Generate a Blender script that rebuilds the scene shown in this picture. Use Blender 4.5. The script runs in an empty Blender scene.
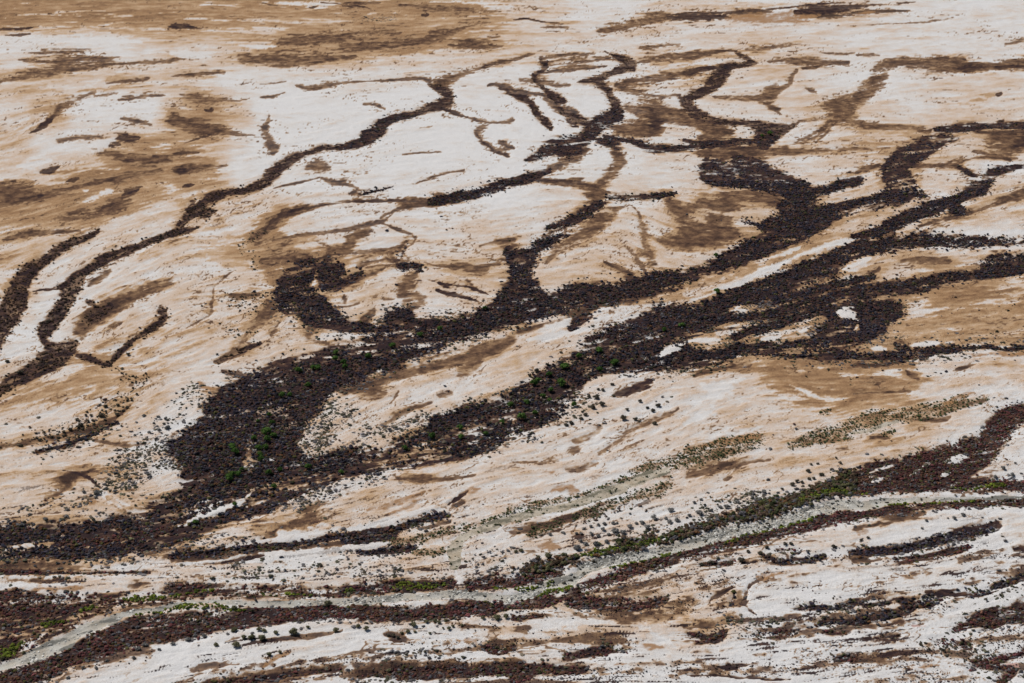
import bpy, math, random
import numpy as np

rng = np.random.default_rng(11)
random.seed(5)
scene = bpy.context.scene

# ------------------------------------------------------------------ camera, sky, sun, exposure
CAM_H = 523.0                       # metres above the plain
PITCH = math.radians(25.0)          # looking down
FOC = 512.0 / math.tan(math.radians(16.0))
cam_d = bpy.data.cameras.new('camera')
cam_d.sensor_width = 36.0
cam_d.angle = math.radians(32.0)
cam_d.clip_start = 1.0
cam_d.clip_end = 200000.0
cam = bpy.data.objects.new('camera', cam_d)
cam.location = (0, 0, CAM_H)
cam.rotation_euler = (math.radians(90) - PITCH, 0, 0)
scene.collection.objects.link(cam)
scene.camera = cam

SUN_EL = math.radians(48.0)
SUN_AZ = math.radians(-52.0)        # measured from +Y (view direction) towards +X
world = bpy.data.worlds.new('World')
scene.world = world
world.use_nodes = True
wn = world.node_tree
bg = wn.nodes['Background']
sky = wn.nodes.new('ShaderNodeTexSky')
sky.sky_type = 'NISHITA'
sky.sun_disc = False
sky.sun_elevation = SUN_EL
sky.sun_rotation = SUN_AZ
wn.links.new(sky.outputs['Color'], bg.inputs['Color'])
bg.inputs['Strength'].default_value = 0.058
sun_d = bpy.data.lights.new('sun', 'SUN')
sun_d.energy = 4.7
sun_d.angle = math.radians(0.53)
sun_d.color = (1.0, 0.955, 0.90)
sun = bpy.data.objects.new('sun', sun_d)
scene.collection.objects.link(sun)
from mathutils import Vector
to_sun = Vector((math.sin(SUN_AZ) * math.cos(SUN_EL), math.cos(SUN_AZ) * math.cos(SUN_EL), math.sin(SUN_EL)))
sun.rotation_euler = (-to_sun).to_track_quat('-Z', 'Y').to_euler()
vs = scene.view_settings
vs.view_transform = 'Standard'
vs.look = 'None'
vs.exposure = -0.27
vs.gamma = 1.0
vs.use_curve_mapping = False

# ------------------------------------------------------------------ survey coordinates -> plain (fixed map of the ground)
SP, CP = math.sin(PITCH), math.cos(PITCH)
def t_of(v):
    return CAM_H / (SP - (341.5 - v) / FOC * CP)
def ground_xy(u, v):
    cy = (341.5 - v) / FOC
    t = CAM_H / (SP - cy * CP)
    return (u - 512.0) / FOC * t, (CP + cy * SP) * t
def survey_uv(x, y):
    # inverse of ground_xy for points of the plain
    depth = y * CP + CAM_H * SP
    up = y * SP - CAM_H * CP
    return 512.0 + FOC * x / depth, 341.5 - FOC * up / depth

# ------------------------------------------------------------------ value noise
_tab = rng.random((256, 256)).astype(np.float32)
def vnoise(x, y):
    xi = np.floor(x); yi = np.floor(y)
    fx = (x - xi).astype(np.float32); fy = (y - yi).astype(np.float32)
    fx = fx * fx * (3 - 2 * fx); fy = fy * fy * (3 - 2 * fy)
    xi = xi.astype(np.int32) & 255; yi = yi.astype(np.int32) & 255
    x1 = (xi + 1) & 255; y1 = (yi + 1) & 255
    a = _tab[yi, xi]; b = _tab[yi, x1]; c = _tab[y1, xi]; d = _tab[y1, x1]
    a = a + (b - a) * fx; c = c + (d - c) * fx
    return a + (c - a) * fy
def fbm(x, y, octaves=4, gain=0.5):
    s = np.zeros(np.shape(x), np.float32); amp = 1.0; tot = 0.0
    for k in range(octaves):
        ca, sa = math.cos(0.7 + k * 1.1), math.sin(0.7 + k * 1.1)
        s += amp * vnoise(x * ca - y * sa + 17.3 * k, x * sa + y * ca + 5.1 * k)
        tot += amp; amp *= gain; x = x * 2.03; y = y * 2.03
    return s / tot            # 0..1, mean .5

# ------------------------------------------------------------------ the map of the flats, traced on the photograph
TONE = """
88888888888887763322332222222222
22223445666777554333334433222222
65443332222222222222233332222333
25111574000000000112233334433444
42247762000000000112233333455444
45788762211111111222333334555433
88875446632222222333344566544444
54432325653233333344454566533222
62222334777544444444455555555666
42233455665433333333455555567888
11345555543444444433345555567888
33666433333344444443334688876444
67765332233333333333334578886432
44443222333333333333333445555222
44443333333333333333333344443222
44444433333434333222333322222222
44444455554343333333333222222222
55553322233333343333332222222222
22333333333333333333444221111111
44444332222222332222344211111111
44332111111111132211222111111111
33211111111222211111111111111111
""".split()

POLYS = [
 ('v', "493,302 500,292 510,280 511,262 508,252 520,246 535,238 548,232 556,226 575,224 560,236 548,246 539,255 533,266 530,276 534,283 545,288 535,294 530,297 575,285 620,281 640,278 660,273 684,267 701,263 717,256 734,246 751,236 757,228 765,220 840,215 827,228 801,240 777,250 767,256 751,263 734,268 709,276 684,283 640,296 600,303 570,310 540,318 513,325 480,335 450,343 435,352 422,355 405,359 392,367 370,372 359,379 342,384 330,392 321,405 313,415 305,425 298,435 293,445 280,450 230,430 204,409 204,402 216,397 226,392 236,385 243,375 258,372 264,364 274,360 288,355 313,352 321,347 342,342 368,340 372,330 392,322 440,319 460,315 480,310"),
 ('v', "222,385 196,420 188,430 175,440 165,450 180,458 186,475 178,492 150,499 137,508 117,514 100,519 67,521 33,523 -70,524 -70,556 60,558 110,556 150,552 171,545 188,540 212,531 235,526 262,518 290,500 320,490 342,480 359,476 384,472 409,469 429,464 459,460 480,455 500,447 513,436 516,410 513,390 492,402 475,407 455,410 442,414 432,419 422,429 409,435 392,444 375,449 342,449 318,457 300,458 293,445 305,418 262,380"),
 ('v', "510,392 523,384 546,370 560,360 571,352 588,342 592,334 600,328 620,323 640,312 655,302 684,301 701,300 742,285 784,270 818,258 853,243 878,239 903,236 925,234 950,236 1090,235 1090,244 975,245 950,246 920,247 895,248 870,255 853,262 838,272 815,280 795,288 775,295 755,302 735,308 720,314 700,320 690,335 684,345 700,352 700,366 684,370 663,370 638,372 616,372 603,374 593,380 583,387 570,405 560,416 538,428 510,436"),
 ('v', "850,300 880,298 896,300 905,306 900,316 890,326 880,334 868,342 850,346 830,348 818,342 822,325 830,312"),
 ('m', "1090,398 1010,406 1000,411 992,417 987,425 985,433 975,438 955,442 935,446 915,451 895,456 875,460 853,466 853,495 880,493 905,492 940,493 1090,493 1090,486 1024,484 1000,482 962,481 975,472 990,462 995,456 1003,442 1013,430 1030,418 1090,410"),
 ('h', "855,463 841,471 831,479 818,486 808,491 784,498 768,501 751,506 734,513 717,518 684,526 672,530 655,535 638,538 622,541 607,548 593,553 580,555 563,556 547,560 523,563 515,572 547,568 572,563 588,560 613,553 630,550 655,543 684,536 701,530 726,523 751,520 768,514 784,510 801,504 818,498 834,495 855,495"),
 ('m', "-70,690 -10,675 20,667 50,657 70,647 90,632 110,624 140,614 171,608 175,640 150,643 125,650 105,655 85,660 60,672 45,684 30,715 -70,715"),
 ('m', "-70,590 0,588 30,590 60,592 85,592 110,593 140,592 175,588 175,600 140,605 110,612 85,620 65,630 40,645 20,655 0,663 -70,685"),
]

STROKES = """
t 0,223,8 30,212,8 60,199,6 70,190,4
t 12,92,6 35,88,6 60,92,6
t 40,110,18 20,130,16 0,141,10
t 190,106,14 215,106,12 240,105,6
t 342,52,8 375,50,5
t 513,13,3 540,12,4 570,13,3
t 605,29,6 630,24,9 650,18,9 668,17,7
t 820,28,3 840,27,2 855,27,2
t 830,104,10 845,104,14 855,102,14
t 940,104,8 970,100,10 1000,92,6
t 200,206,10 230,197,5 260,190,5
t 178,200,14 190,215,24 180,225,16 220,224,20
t 195,175,8 200,185,10 200,195,8
t 500,135,8 508,140,8
t 405,129,5 425,128,6 440,124,4
t 440,203,3 480,200,3 510,193,3
t 860,215,6 880,210,6
t 140,258,8 155,250,10 170,243,8
t 200,245,30 220,255,30 245,265,20
t 690,288,8 715,281,8 740,274,8 770,262,8 800,250,8 830,238,8 850,232,7
t 783,294,3 800,289,4 818,284,4 828,281,3
t 705,330,5 700,335,5
t 750,320,5 765,316,4 775,312,4
t 995,360,8 1002,365,8
t 853,428,6 890,421,4 920,412,4
t 905,428,6 925,427,6 940,424,4
t 255,530,8 262,535,8
t 275,524,8 288,525,8
t 355,516,6 362,514,5
t 425,545,8 445,540,7 465,534,6
t 830,436,8 850,430,8
t 560,626,4 590,626,5 620,628,6 645,630,6
t 657,623,4 684,622,4
t 530,606,8 560,606,6 575,612,4
t 632,595,5 645,587,5 665,583,6 675,592,8
t 684,674,3 700,671,4 730,675,4 755,674,5 780,678,4
t 248,440,5 250,452,6 251,462,6 252,474,5
t 400,635,6 430,635,5 470,631,4
t 480,636,5 500,632,8 524,630,5
b 0,81,5 30,76,7 60,70,7 100,65,5 140,62,4 171,60,4 200,56,3
b 30,53,2 55,52,3 80,51,2
b 40,49,1.5 92,49,1.5
b 55,60,4 80,58,4 118,57,2
b 95,92,4 75,100,6 60,106,6 55,114,7
b 105,83,2 130,81,3 148,79,3
b 95,96,2 118,93,3
b 123,96,2 134,96,2
b 280,42,8 310,38,10 342,37,10
b 240,58,8 270,60,10 290,62,10 320,58,8 342,56,8
b 171,76,1.5 200,74,3 225,72,2
b 296,86,4 310,87,6 330,84,5 342,82,3 366,81,3
b 266,84,1.5 286,81,2
b 260,97,1.5 272,96,2 285,92,2
b 180,94,3 192,97,8 210,100,8 225,99,4 240,101,3
b 342,3,3 380,2,3
b 400,5,4 440,8,6 480,10,6 500,11,3
b 342,34,6 380,31,5 400,33,5
b 342,45,8 380,46,7 420,40,7 450,33,6 467,26,4 490,22,2
b 342,58,4 356,56,3
b 448,45,3 470,47,5 485,48,5 502,46,2
b 460,41,2 495,40,1
b 488,37,4 500,36,3
b 342,82,3 355,81,2 372,81,1.5 400,79,3 420,78,4 430,80,5
b 513,60,4 495,63,4 487,65,5
b 480,68,4 460,74,7 445,79,10 437,83,12
b 440,106,4 448,110,3 456,114,3
b 363,104,2 375,104,3 385,109,2
b 487,86,2 496,84,4 505,86,5 513,89,4
b 540,27,2 560,27,3 575,29,2
b 540,58,4 560,56,3 580,54,2 596,53,2
b 513,60,4 525,56,3 535,54,1
b 550,65,2 575,63,3 590,61,3 610,58,3
b 543,72,2 570,69,3 590,67,3 606,66,2
b 555,86,5 568,85,5
b 617,85,5 630,91,5 645,94,4 655,96,3
b 625,80,4 650,77,3 670,74,3 684,73,3
b 640,84,2 660,80,2 680,77,2
b 655,103,6 668,110,8
b 713,78,5 710,84,5
b 730,13,4 770,11,4
b 800,16,3 855,15,3
b 853,13,3 880,11,3 910,11,2
b 853,26,1.5 900,23,1.5 930,21,2 955,18,1
b 684,57,4 705,54,3 735,50,2
b 745,49,3 760,48,4 785,45,3 800,44,2
b 715,97,4 740,98,5 770,97,4
b 775,85,6 768,90,6 765,96,5
b 765,104,4 775,108,5 780,114,4
b 797,70,3 792,76,3 788,82,4
b 775,60,3 795,61,6 812,62,5 830,62,4 848,63,4
b 803,68,3 820,66,3
b 820,52,2 840,54,3 855,53,2
b 805,87,4 815,92,4
b 857,55,3 880,55,3
b 885,64,6 905,62,8 920,65,8 935,60,7 947,58,5
b 943,65,5 955,62,6 965,59,4
b 1000,63,4 1024,61,6
b 887,72,8 880,80,12 870,88,12 858,98,12 850,108,16
b 1005,44,2 1015,42,3 1024,39,3
b 100,152,8 140,158,10 171,158,10
b 0,190,16 30,190,14
b 269,116,4 266,125,5 265,132,6 270,140,7 274,148,8 274,153,6
b 342,201,4 320,205,4 300,210,6 290,213,6 280,218,7 272,224,8 264,228,10
b 322,178,3 332,181,4 342,183,4
b 308,168,7 318,166,9 330,167,6
b 275,188,1.5 300,182,2 320,177,1.5
b 171,118,10 190,125,12 210,130,8 225,130,6 240,134,3 255,135,1.5
b 171,156,6 185,153,5 198,152,4
b 175,170,8 190,168,6 210,167,5 228,165,2
b 457,114,2 475,119,3 490,122,4 505,122,4 513,120,6
b 492,123,4 482,127,5 477,134,5 483,142,5 495,149,4 507,155,5
b 500,142,4 513,148,4
b 420,128,2 432,126,3
b 417,183,2 435,176,2 450,172,2 464,170,1.5
b 402,155,2 420,153,1 440,152,1
b 342,201,3 358,200,3 390,200,3 412,200,3 430,201,8 445,200,8
b 395,210,3 410,205,5 425,203,5
b 380,217,3 392,212,2
b 342,182,4 355,187,3 357,190,3 350,194,2
b 585,150,10 575,156,10 563,162,8 548,170,8
b 615,128,10 640,128,12 660,130,10
b 615,150,14 620,160,12 615,170,10 605,178,8 600,183,8
b 540,180,2.5 558,182,4 575,184,5 590,187,7 600,190,8
b 592,192,12 598,198,14
b 668,200,8 675,208,10 680,216,10 684,222,6
b 625,205,6 612,212,8 598,222,12 585,230,12
b 628,203,2 637,209,2 641,216,3 644,224,6
b 690,125,5 710,128,5 730,131,6 700,137,5
b 700,152,8 725,152,10 750,152,8 775,152,6 800,150,4 830,149,3 850,148,1.5
b 725,193,6 745,195,10 765,196,12 780,200,14
b 690,206,8 710,203,10 735,205,12
b 712,220,10 725,220,10
b 690,232,14 715,235,18 735,232,10
b 775,148,1.5 800,142,2 815,136,3 825,128,3 833,125,3
b 797,121,3 815,120,4 830,116,6 840,121,6 848,118,8
b 853,124,8 875,126,5 900,128,4 925,128,3
b 975,131,3 1000,133,5 1024,131,4
b 858,172,4 865,168,4 880,164,4
b 910,166,3 925,166,4 945,166,3 955,165,2
b 1005,140,10 1015,144,10 1024,142,14 1000,150,8 1010,154,5
b 935,224,2 970,214,2 1000,200,2 1020,191,3
b 5,240,5 25,234,5 50,232,4 80,231,4
b 90,284,8 100,278,6 110,270,6
b 171,282,7 155,288,8 140,293,8 128,298,8 115,305,12 103,312,14 92,320,14 80,330,16
b 108,326,5 118,323,5
b 232,294,5 245,296,6 258,294,5
b 235,270,2 222,280,2 213,292,2 211,304,3 210,313,3 198,320,2 185,328,1.5
b 286,255,4 300,260,4 320,260,3 330,256,3
b 318,242,4 330,247,6 342,248,5
b 250,330,5 262,322,6 272,315,5
b 305,318,6 315,325,6 310,338,6
b 290,328,2 312,328,2
b 347,245,6 352,238,8 362,233,8 368,229,6
b 342,250,6 352,246,5
b 408,240,3 397,246,4 385,250,4 375,253,4
b 414,238,2 410,234,2 400,231,2 392,228,2
b 416,274,7 410,280,8 404,288,8 402,295,8
b 342,286,4 360,278,4 372,272,4
b 385,257,4 392,262,5
b 357,266,5 368,260,4
b 405,300,12 415,296,10 422,300,8 412,306,10
b 467,280,6 472,287,6
b 480,246,3 495,242,4 513,239,6
b 455,245,3 465,247,2
b 440,265,3 470,267,4 500,264,3
b 475,273,5 485,271,5
b 362,318,5 368,312,5 375,309,3 365,325,6
b 385,300,4 395,300,3
b 595,230,12 580,238,10 567,245,8 555,252,7 548,262,5
b 520,333,8 545,325,6 570,318,6 600,305,6 630,300,5 655,293,5 680,287,5
b 643,228,6 646,240,5 650,252,4 655,262,5
b 607,262,3 618,268,3 630,273,3
b 632,250,3 640,262,4 645,270,3
b 660,240,8 680,244,10 690,248,8
b 760,304,5 775,303,4
b 900,262,5 930,260,5 950,262,4
b 870,275,4 880,268,4
b 853,366,4 880,364,4 905,361,3
b 906,370,4 912,375,5 918,378,5
b 853,394,2 880,392,2 910,391,2
b 958,370,3 975,364,3
b 873,385,3 879,384,3
b 870,436,4 890,438,3
b 925,419,5 940,420,4 950,417,3
b 0,565,6 60,564,6 110,566,5
b 10,579,4 45,579,4 65,578,3
b 130,585,4 150,583,4
b 171,560,6 210,558,6 250,554,6 300,548,6 342,543,6
b 262,538,6 280,534,6 300,522,8 320,515,8
b 300,515,8 325,505,8
b 395,478,5 425,480,5 450,478,4 475,475,3
b 455,505,4 465,502,3
b 420,528,4 450,521,4
b 545,525,4 560,521,4 578,516,4
b 513,532,6 530,528,5 548,522,4
b 730,440,8 745,438,8
b 695,375,5 720,368,4 750,365,4
b 597,454,4 613,443,6 628,433,7 645,424,5 663,416,4 678,408,3
b 575,442,8 590,436,8 600,428,6
b 572,452,8 580,448,6
b 380,395,10 360,390,10 345,392,8
b 400,377,8 425,368,8 450,362,8 480,356,8 500,348,8 513,342,8
b 462,372,10 470,366,14 478,360,16
b 383,424,4 400,415,4 415,408,4 430,402,5
b 440,396,5 452,393,5
b 390,403,3 398,392,3
b 513,648,6 540,643,5 560,640,4 590,640,4
b 578,614,4 600,617,6 640,618,8 670,614,8 684,610,8
b 740,593,8 738,604,8
b 853,662,5 880,659,5 900,653,4
b 853,626,6 880,625,6 905,620,6
b 853,561,4 880,560,5
b 880,525,4 900,518,6 915,515,5 925,514,4
b 853,527,3 880,522,3
b 995,560,4 1005,562,6
b 513,462,3 540,463,3 560,460,3
b 565,470,5 580,468,6 595,462,4
b 517,498,2 530,502,2 540,500,2
b 735,470,5 745,463,4 770,459,3
b 690,475,8 710,470,6 735,463,4
b 725,479,3 732,476,3
b 0,448,5 30,442,5 55,437,5 85,430,4 110,420,3 130,405,3
b 90,438,3 120,444,3 150,443,3
b 95,470,1.5 65,478,6 68,485,6 55,494,3 45,498,4
b 192,672,5 212,667,4 240,665,3
b 342,630,2 310,636,3 285,639,3 260,642,3
b 225,642,2 240,638,2
b 230,683,12 260,677,10 300,672,8 342,668,5
b 342,676,6 370,672,8 410,668,9 450,665,9 480,664,6
b 355,652,2 375,650,3 395,648,2
b 480,665,6 500,664,7 520,662,5
b 268,300,4 275,306,6 262,315,5 256,322,4
b 286,255,3 310,260,3 335,253,4 360,252,4 385,249,5 405,244,4
b 330,288,4 350,282,5 365,276,4 385,268,4
b 356,268,4 370,262,4 385,259,5
b 390,255,4 396,262,5
b 400,297,6 415,295,8 425,296,5
b 424,262,2 440,266,2 470,268,3 495,262,3 512,258,4
b 330,308,2 350,306,2 360,303,3
b 342,295,4 344,302,4
b 300,312,4 312,320,6 316,328,6 310,338,7 330,344,3
b 360,388,9 395,376,10 430,366,10 465,356,10 500,344,10 515,338,8
b 262,262,8 275,258,10 290,255,6
b 875,72,10 868,95,12 850,103,14 832,108,14 840,116,10 862,124,8 893,128,5 930,130,4
b 835,118,3 826,132,3 815,142,3
b 770,61,4 800,60,5 845,62,5
b 878,68,8 910,64,10 940,66,10 970,66,8 1000,66,6 1024,66,7
b 988,142,8 1000,138,10 1015,134,6
b 990,152,6 1010,160,3
b 915,166,3 940,165,4 958,164,3
b 962,156,2 945,164,2
b 960,162,3 975,158,2 1018,158,3
b 920,226,3 960,214,3 1000,204,3 1024,193,4
b 768,152,8 800,151,6 845,148,3
b 520,80,4 545,82,5 560,86,8
b 505,90,4 520,92,4 545,95,4
b 630,108,12 660,112,14 690,120,10 720,126,8
b 640,215,5 644,226,9 645,236,8 644,246,6 652,258,8 655,262,6
b 606,262,3 620,268,3 632,274,3
b 628,248,3 640,262,4 645,272,3
b 672,202,8 678,215,8 692,225,5 715,232,8 740,234,8
b 712,220,12 728,222,10
b 660,240,10 690,238,16 720,236,14 735,236,8
b 256,244,5 280,238,4 318,233,3 346,229,3 378,222,3 392,214,2
b 378,222,2 403,231,3 415,238,2 405,246,3 375,252,4
b 280,248,5 292,240,4
b 272,312,5 250,330,6 237,348,6 218,362,5
b 280,322,4 272,335,4
b 600,30,8 630,25,10 655,18,10 668,16,8
b 640,62,5 665,58,4 690,54,4 735,50,3
b 640,48,3 680,44,3
b 617,84,5 630,91,6 655,96,5 680,95,4
b 625,82,5 650,78,4 690,72,4 700,70,4
b 715,97,4 745,98,5 770,97,5 778,90,5 788,84,4 797,70,3
b 545,98,8 560,108,8 575,112,8
b 668,196,6 678,214,6 700,226,6 735,236,5
b 700,153,8 760,152,6 840,149,4 890,147,3
b 832,120,3 815,132,3 795,142,3
b 975,152,4 1000,156,4
b 912,167,3 940,166,3 962,168,3 975,176,4
b 120,100,3 150,96,3 165,95,2
b 60,140,6 90,136,5 112,140,4
b 0,205,8 40,196,8 80,185,6 120,176,6 160,170,6
b 60,220,8 100,212,8 130,200,6
b 120,118,4 150,124,4
b 20,60,3 60,62,3 110,60,3
b 880,240,3 900,241,2
o 725,19,9 760,18,10 800,17,9 820,14,5
o 853,15,3 875,12,3
o 962,359,4 980,355,5 1000,354,4 1024,353,5
o 945,403,5 965,394,4 975,391,2
o 35,588,4 60,588,5 85,586,4
o 360,516,5 385,506,6 410,498,6 425,492,5
o 385,516,5 410,506,4 430,498,3
o 465,492,6 480,488,6
o 700,446,6 720,440,8 745,436,8 760,438,6
o 635,647,5 650,648,8 665,647,5
o 615,664,4 628,664,4
o 785,573,4 770,575,6 758,577,5
o 920,669,4 930,666,5 940,665,5
o 853,533,6 875,530,6
o 540,473,4 555,472,3
o 550,491,6 565,489,8 580,491,4
o 540,548,5 560,547,6
o 88,503,6 96,500,6
o 130,496,6 145,496,5
o 198,382,4 205,388,5 215,390,5
o 260,672,2 275,660,2 290,653,2
o 455,640,4 480,638,4
p 915,625,3 925,625,3
p 1000,667,6 1015,664,6
w 0,40,12 60,41,12 110,40,10 140,42,8
w 262,2,2 290,3,3 320,4,4 342,3,3
w 171,53,9 195,54,9 222,52,2
w 240,45,3 260,47,4 277,46,3
w 430,2,3 470,3,4 490,6,6 513,7,6
w 75,193,5 93,190,5
w 100,192,5 112,190,6
w 18,166,8 35,163,9 50,160,6
w 90,147,9 105,143,9 115,139,7
w 315,284,5 318,278,6 310,292,6
w 345,335,8 360,335,6
w 540,330,6 555,325,10 570,319,8
w 595,320,6 610,316,6 625,311,8 635,308,6
w 598,309,4 610,307,4
w 530,340,8 560,335,8 590,328,6
w 712,290,4 740,281,5 765,271,5 790,260,5
w 795,257,4 815,250,5 840,242,4 855,238,4
w 690,299,2 703,297,2 716,291,3
w 765,260,5 785,253,6 800,247,6
w 842,270,6 855,265,7 870,258,8
w 965,233,5 990,232,6 1024,231,7
w 838,310,6 845,312,9 852,315,7 858,320,4
w 855,330,4 860,324,4
w 660,354,5 670,349,5 684,344,5
w 728,314,6 740,312,8 750,310,5
w 716,333,4 730,328,5 740,324,3
w 800,332,6 808,327,6
w 760,338,4 780,336,5
w 684,341,4 720,340,4
w 822,304,2 840,298,3
w 872,348,6 885,349,8
w 910,346,5 940,343,6
w 0,549,5 20,548,6 40,544,4 65,540,2
w 165,532,4 188,523,6 205,516,8 217,510,8 230,505,8 246,497,5 255,490,2
w 0,575,4 40,575,4 100,576,4 170,577,5
w 0,586,5 40,584,4 80,583,4
w 255,542,3 280,539,7 300,537,8 325,532,6 340,528,4
w 175,565,4 220,560,2 260,560,5 290,557,6 320,552,6 342,549,6
w 270,568,4 300,563,5 342,558,4
w 350,530,6 375,525,8 400,518,8 425,510,8 450,500,8 465,490,5
w 342,546,5 370,545,5 390,543,3
w 456,568,5 457,576,4 458,584,5
w 684,446,6 705,440,7 725,434,7 745,430,7 762,427,6
w 684,425,8 710,412,8 715,408,6
w 700,384,8 715,390,14 730,384,10 745,378,6
w 790,385,2 810,395,3 820,398,3
w 648,627,3 660,636,3 676,645,3
w 1024,582,5 1005,588,4 993,595,5 975,600,8 957,606,10 947,614,9 935,621,7 915,627,6
w 1024,608,6 1005,614,5 990,620,4
w 870,558,3 910,554,3 945,548,3
w 100,490,5 108,500,6 120,508,4
w 110,497,5 135,509,3
w 868,472,3 880,468,3 892,464,3
w 872,482,3 884,477,4
w 910,475,3 930,463,3
w 945,460,6 965,456,6
w 940,477,4 950,472,3
w 940,512,5 960,509,6 985,508,6
w 870,545,8 895,538,10 920,532,10 950,524,8 975,520,6
w 950,550,4 985,540,4 1010,525,3
k 0,29,3 22,28,3 40,26,2
k 5,35,2 30,34,2
k 53,116,5 48,121,5 40,129,5 31,133,3
k 168,26,4 180,26,5 200,28,3
k 258,2,1.5 275,5,1.5 290,7,1
k 310,7,3 320,5,2
k 320,2,1 342,4,1.5
k 205,110,5 213,110,5
k 342,6,2 368,7,2
k 421,15,4 428,14,4
k 498,86,3 505,90,4 512,94,4
k 513,20,2 525,19,2 545,22,1.5 560,23,1.5
k 670,18,3 684,17,4
k 680,97,5 684,101,6
k 668,17,7 690,17,8 715,16,7 730,18,4
k 795,12,9 820,9,8 850,6,5 875,5,3
k 684,14,2 760,10,2 820,4,1.5 855,2,1
k 897,3,2 915,2,2
k 855,5,1.5 880,4,2
k 684,72,5 700,70,4 720,66,3
k 958,69,6 970,68,5 985,67,5
k 995,67,4 1010,66,4 1024,66,4
k 997,94,3 1002,93,4
k 118,138,7 128,139,8 138,138,6
k 110,146,4 120,144,4
k 40,172,5 50,169,6 58,166,4
k 66,181,5 78,178,5
k 122,195,4 132,190,7 140,186,5
k 98,211,3 106,206,5 114,203,4
k 12,181,3 18,182,3
k 38,196,4 42,195,4
k 153,154,3 160,156,4
k 120,160,3 133,160,4
k 195,201,4 190,206,3
k 290,211,3 278,218,3
k 185,143,2 200,138,2 215,133,3
k 178,172,8 188,170,4
k 183,187,4 194,185,3
k 512,184,4 540,179,3 585,184,3 610,192,3
k 345,201,2.5 390,200,3 430,201,4
k 335,202,2.5 310,207,3 292,211,4 275,219,5 266,228,5
k 440,106,3 448,110,3 470,118,3 490,122,3
k 477,134,3 483,142,3 495,150,3 505,154,4 509,156,4
k 568,120,6 578,126,5
k 652,110,9 656,120,10 651,130,8
k 735,149,6 755,147,6
k 1012,146,8 1024,142,8
k 345,278,4 352,274,6 359,270,4
k 32,291,1.5 56,289,1.5
k 684,338,6 720,330,3 750,325,2
k 220,562,2 250,558,2 265,556,2
k 450,505,4 460,497,5 470,490,5
k 615,396,6 630,391,8 645,382,7 660,378,5
k 386,634,6 396,636,8 408,638,5 414,639,2
k 765,577,2 755,582,3 749,588,4 745,597,4 745,605,6 755,613,5
k 736,587,2 725,592,2 712,599,3 710,603,3
k 720,667,4 730,667,4 750,664,2
k 690,675,1.5 740,677,2 790,680,2
k 761,650,3 773,649,3
k 908,671,3 913,670,4
k 1015,550,4 1024,549,4
k 63,470,1.5 83,476,2 100,487,2
v 483,67,4 492,64,3
v 430,84,4 440,88,9 447,93,9 450,97,9 445,102,11 432,107,8 415,112,5 402,114,5
v 541,60,4 547,64,5 541,71,5
v 541,70,4 534,75,5 534,81,4 541,86,4 548,92,5 555,98,10 562,100,10
v 513,94,4 525,98,6 532,104,6 536,112,6
v 605,51,1.5 612,55,2 620,58,6 632,64,10 625,67,9 615,71,6 605,76,6 598,79,7 590,80,5 580,81,3
v 577,82,2 592,80,4
v 598,82,8 606,89,7 612,97,8 617,105,9 618,114,12
v 665,149,5 690,147,5 705,145,6
v 775,300,8 800,293,8 825,286,7 850,280,6 875,276,4
v 214,195,6 203,202,7 192,211,8 180,226,8 166,234,7
v 735,52,4 745,57,5 755,63,4
v 757,63,3 745,65,4 732,66,5 720,70,12
v 728,69,8 720,75,16 715,82,15 706,90,10 692,96,9 686,102,11 692,109,10 706,115,8
v 342,147,5 325,148,6 310,152,6 300,155,6 290,160,8 280,167,11 272,175,12 262,184,9 245,189,7 226,192,6 208,195,4
v 230,191,4 218,197,6 205,201,6 198,203,4
v 182,224,8 190,216,8 200,212,10 208,212,10 215,211,5
v 415,114,5 395,118,6 384,123,8 378,130,11 370,136,13 362,141,10 352,145,7 342,147,6
v 430,201,5 445,199,7 460,196,8 475,194,7 490,189,7 505,183,7 513,180,8
v 360,195,1.5 375,191,1.5 393,186,1
v 618,114,14 608,119,12 598,125,12 590,133,12 586,138,10
v 538,114,6 546,122,6 551,129,4
v 560,108,7 567,116,7 575,118,8 588,123,8
v 590,138,10 572,142,14 556,146,14 545,152,10 535,157,7 525,160,3
v 560,150,12 575,148,14
v 548,171,5 533,176,7 520,180,8 513,182,8
v 597,140,5 608,143,7 616,146,7
v 603,136,4 620,139,4 637,142,5 647,148,6 658,149,6 670,148,4 684,147,4
v 600,203,8 590,210,9 575,218,9 560,225,8 550,229,10
v 605,195,3 625,197,5 645,196,5 660,195,4 675,193,3
v 690,114,7 705,118,8 725,122,7 747,123,6 765,126,10 780,128,12 790,126,8 797,123,4
v 762,133,12 775,135,10
v 760,140,8 765,145,9 772,142,6
v 684,140,3 697,144,5 715,144,6 735,142,6 755,141,4
v 706,160,6 706,170,12 715,172,22 725,174,22
v 738,161,12 750,168,20 765,176,18 780,182,16 795,188,14 803,192,14
v 708,180,6 728,181,7 750,184,8 775,188,8 790,192,10
v 800,190,7 815,192,6 830,189,6 845,183,8 855,179,6
v 800,195,24 800,205,30 795,212,34
v 770,224,12 790,222,18 810,215,18 830,213,14 855,206,12
v 740,221,1.5 755,224,3 763,227,4
v 935,129,4 955,128,7 975,126,7 995,125,6 1024,125,6
v 998,122,4 1004,120,4
v 957,138,4 945,139,8 932,143,14 918,149,18 906,156,20 897,164,20 896,172,22 900,181,24 904,188,24 895,194,22
v 908,190,14 925,195,4
v 890,197,14 875,202,12 853,207,12
v 853,183,8 862,178,6
v 958,165,3 965,171,4 975,176,5
v 1024,166,4 1008,168,6 998,171,10 988,175,10 982,182,14 978,188,14 968,192,10 958,198,9 945,203,10
v 955,208,12 960,211,8
v 945,203,10 930,208,12 915,214,10 900,220,9 885,226,8
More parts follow.
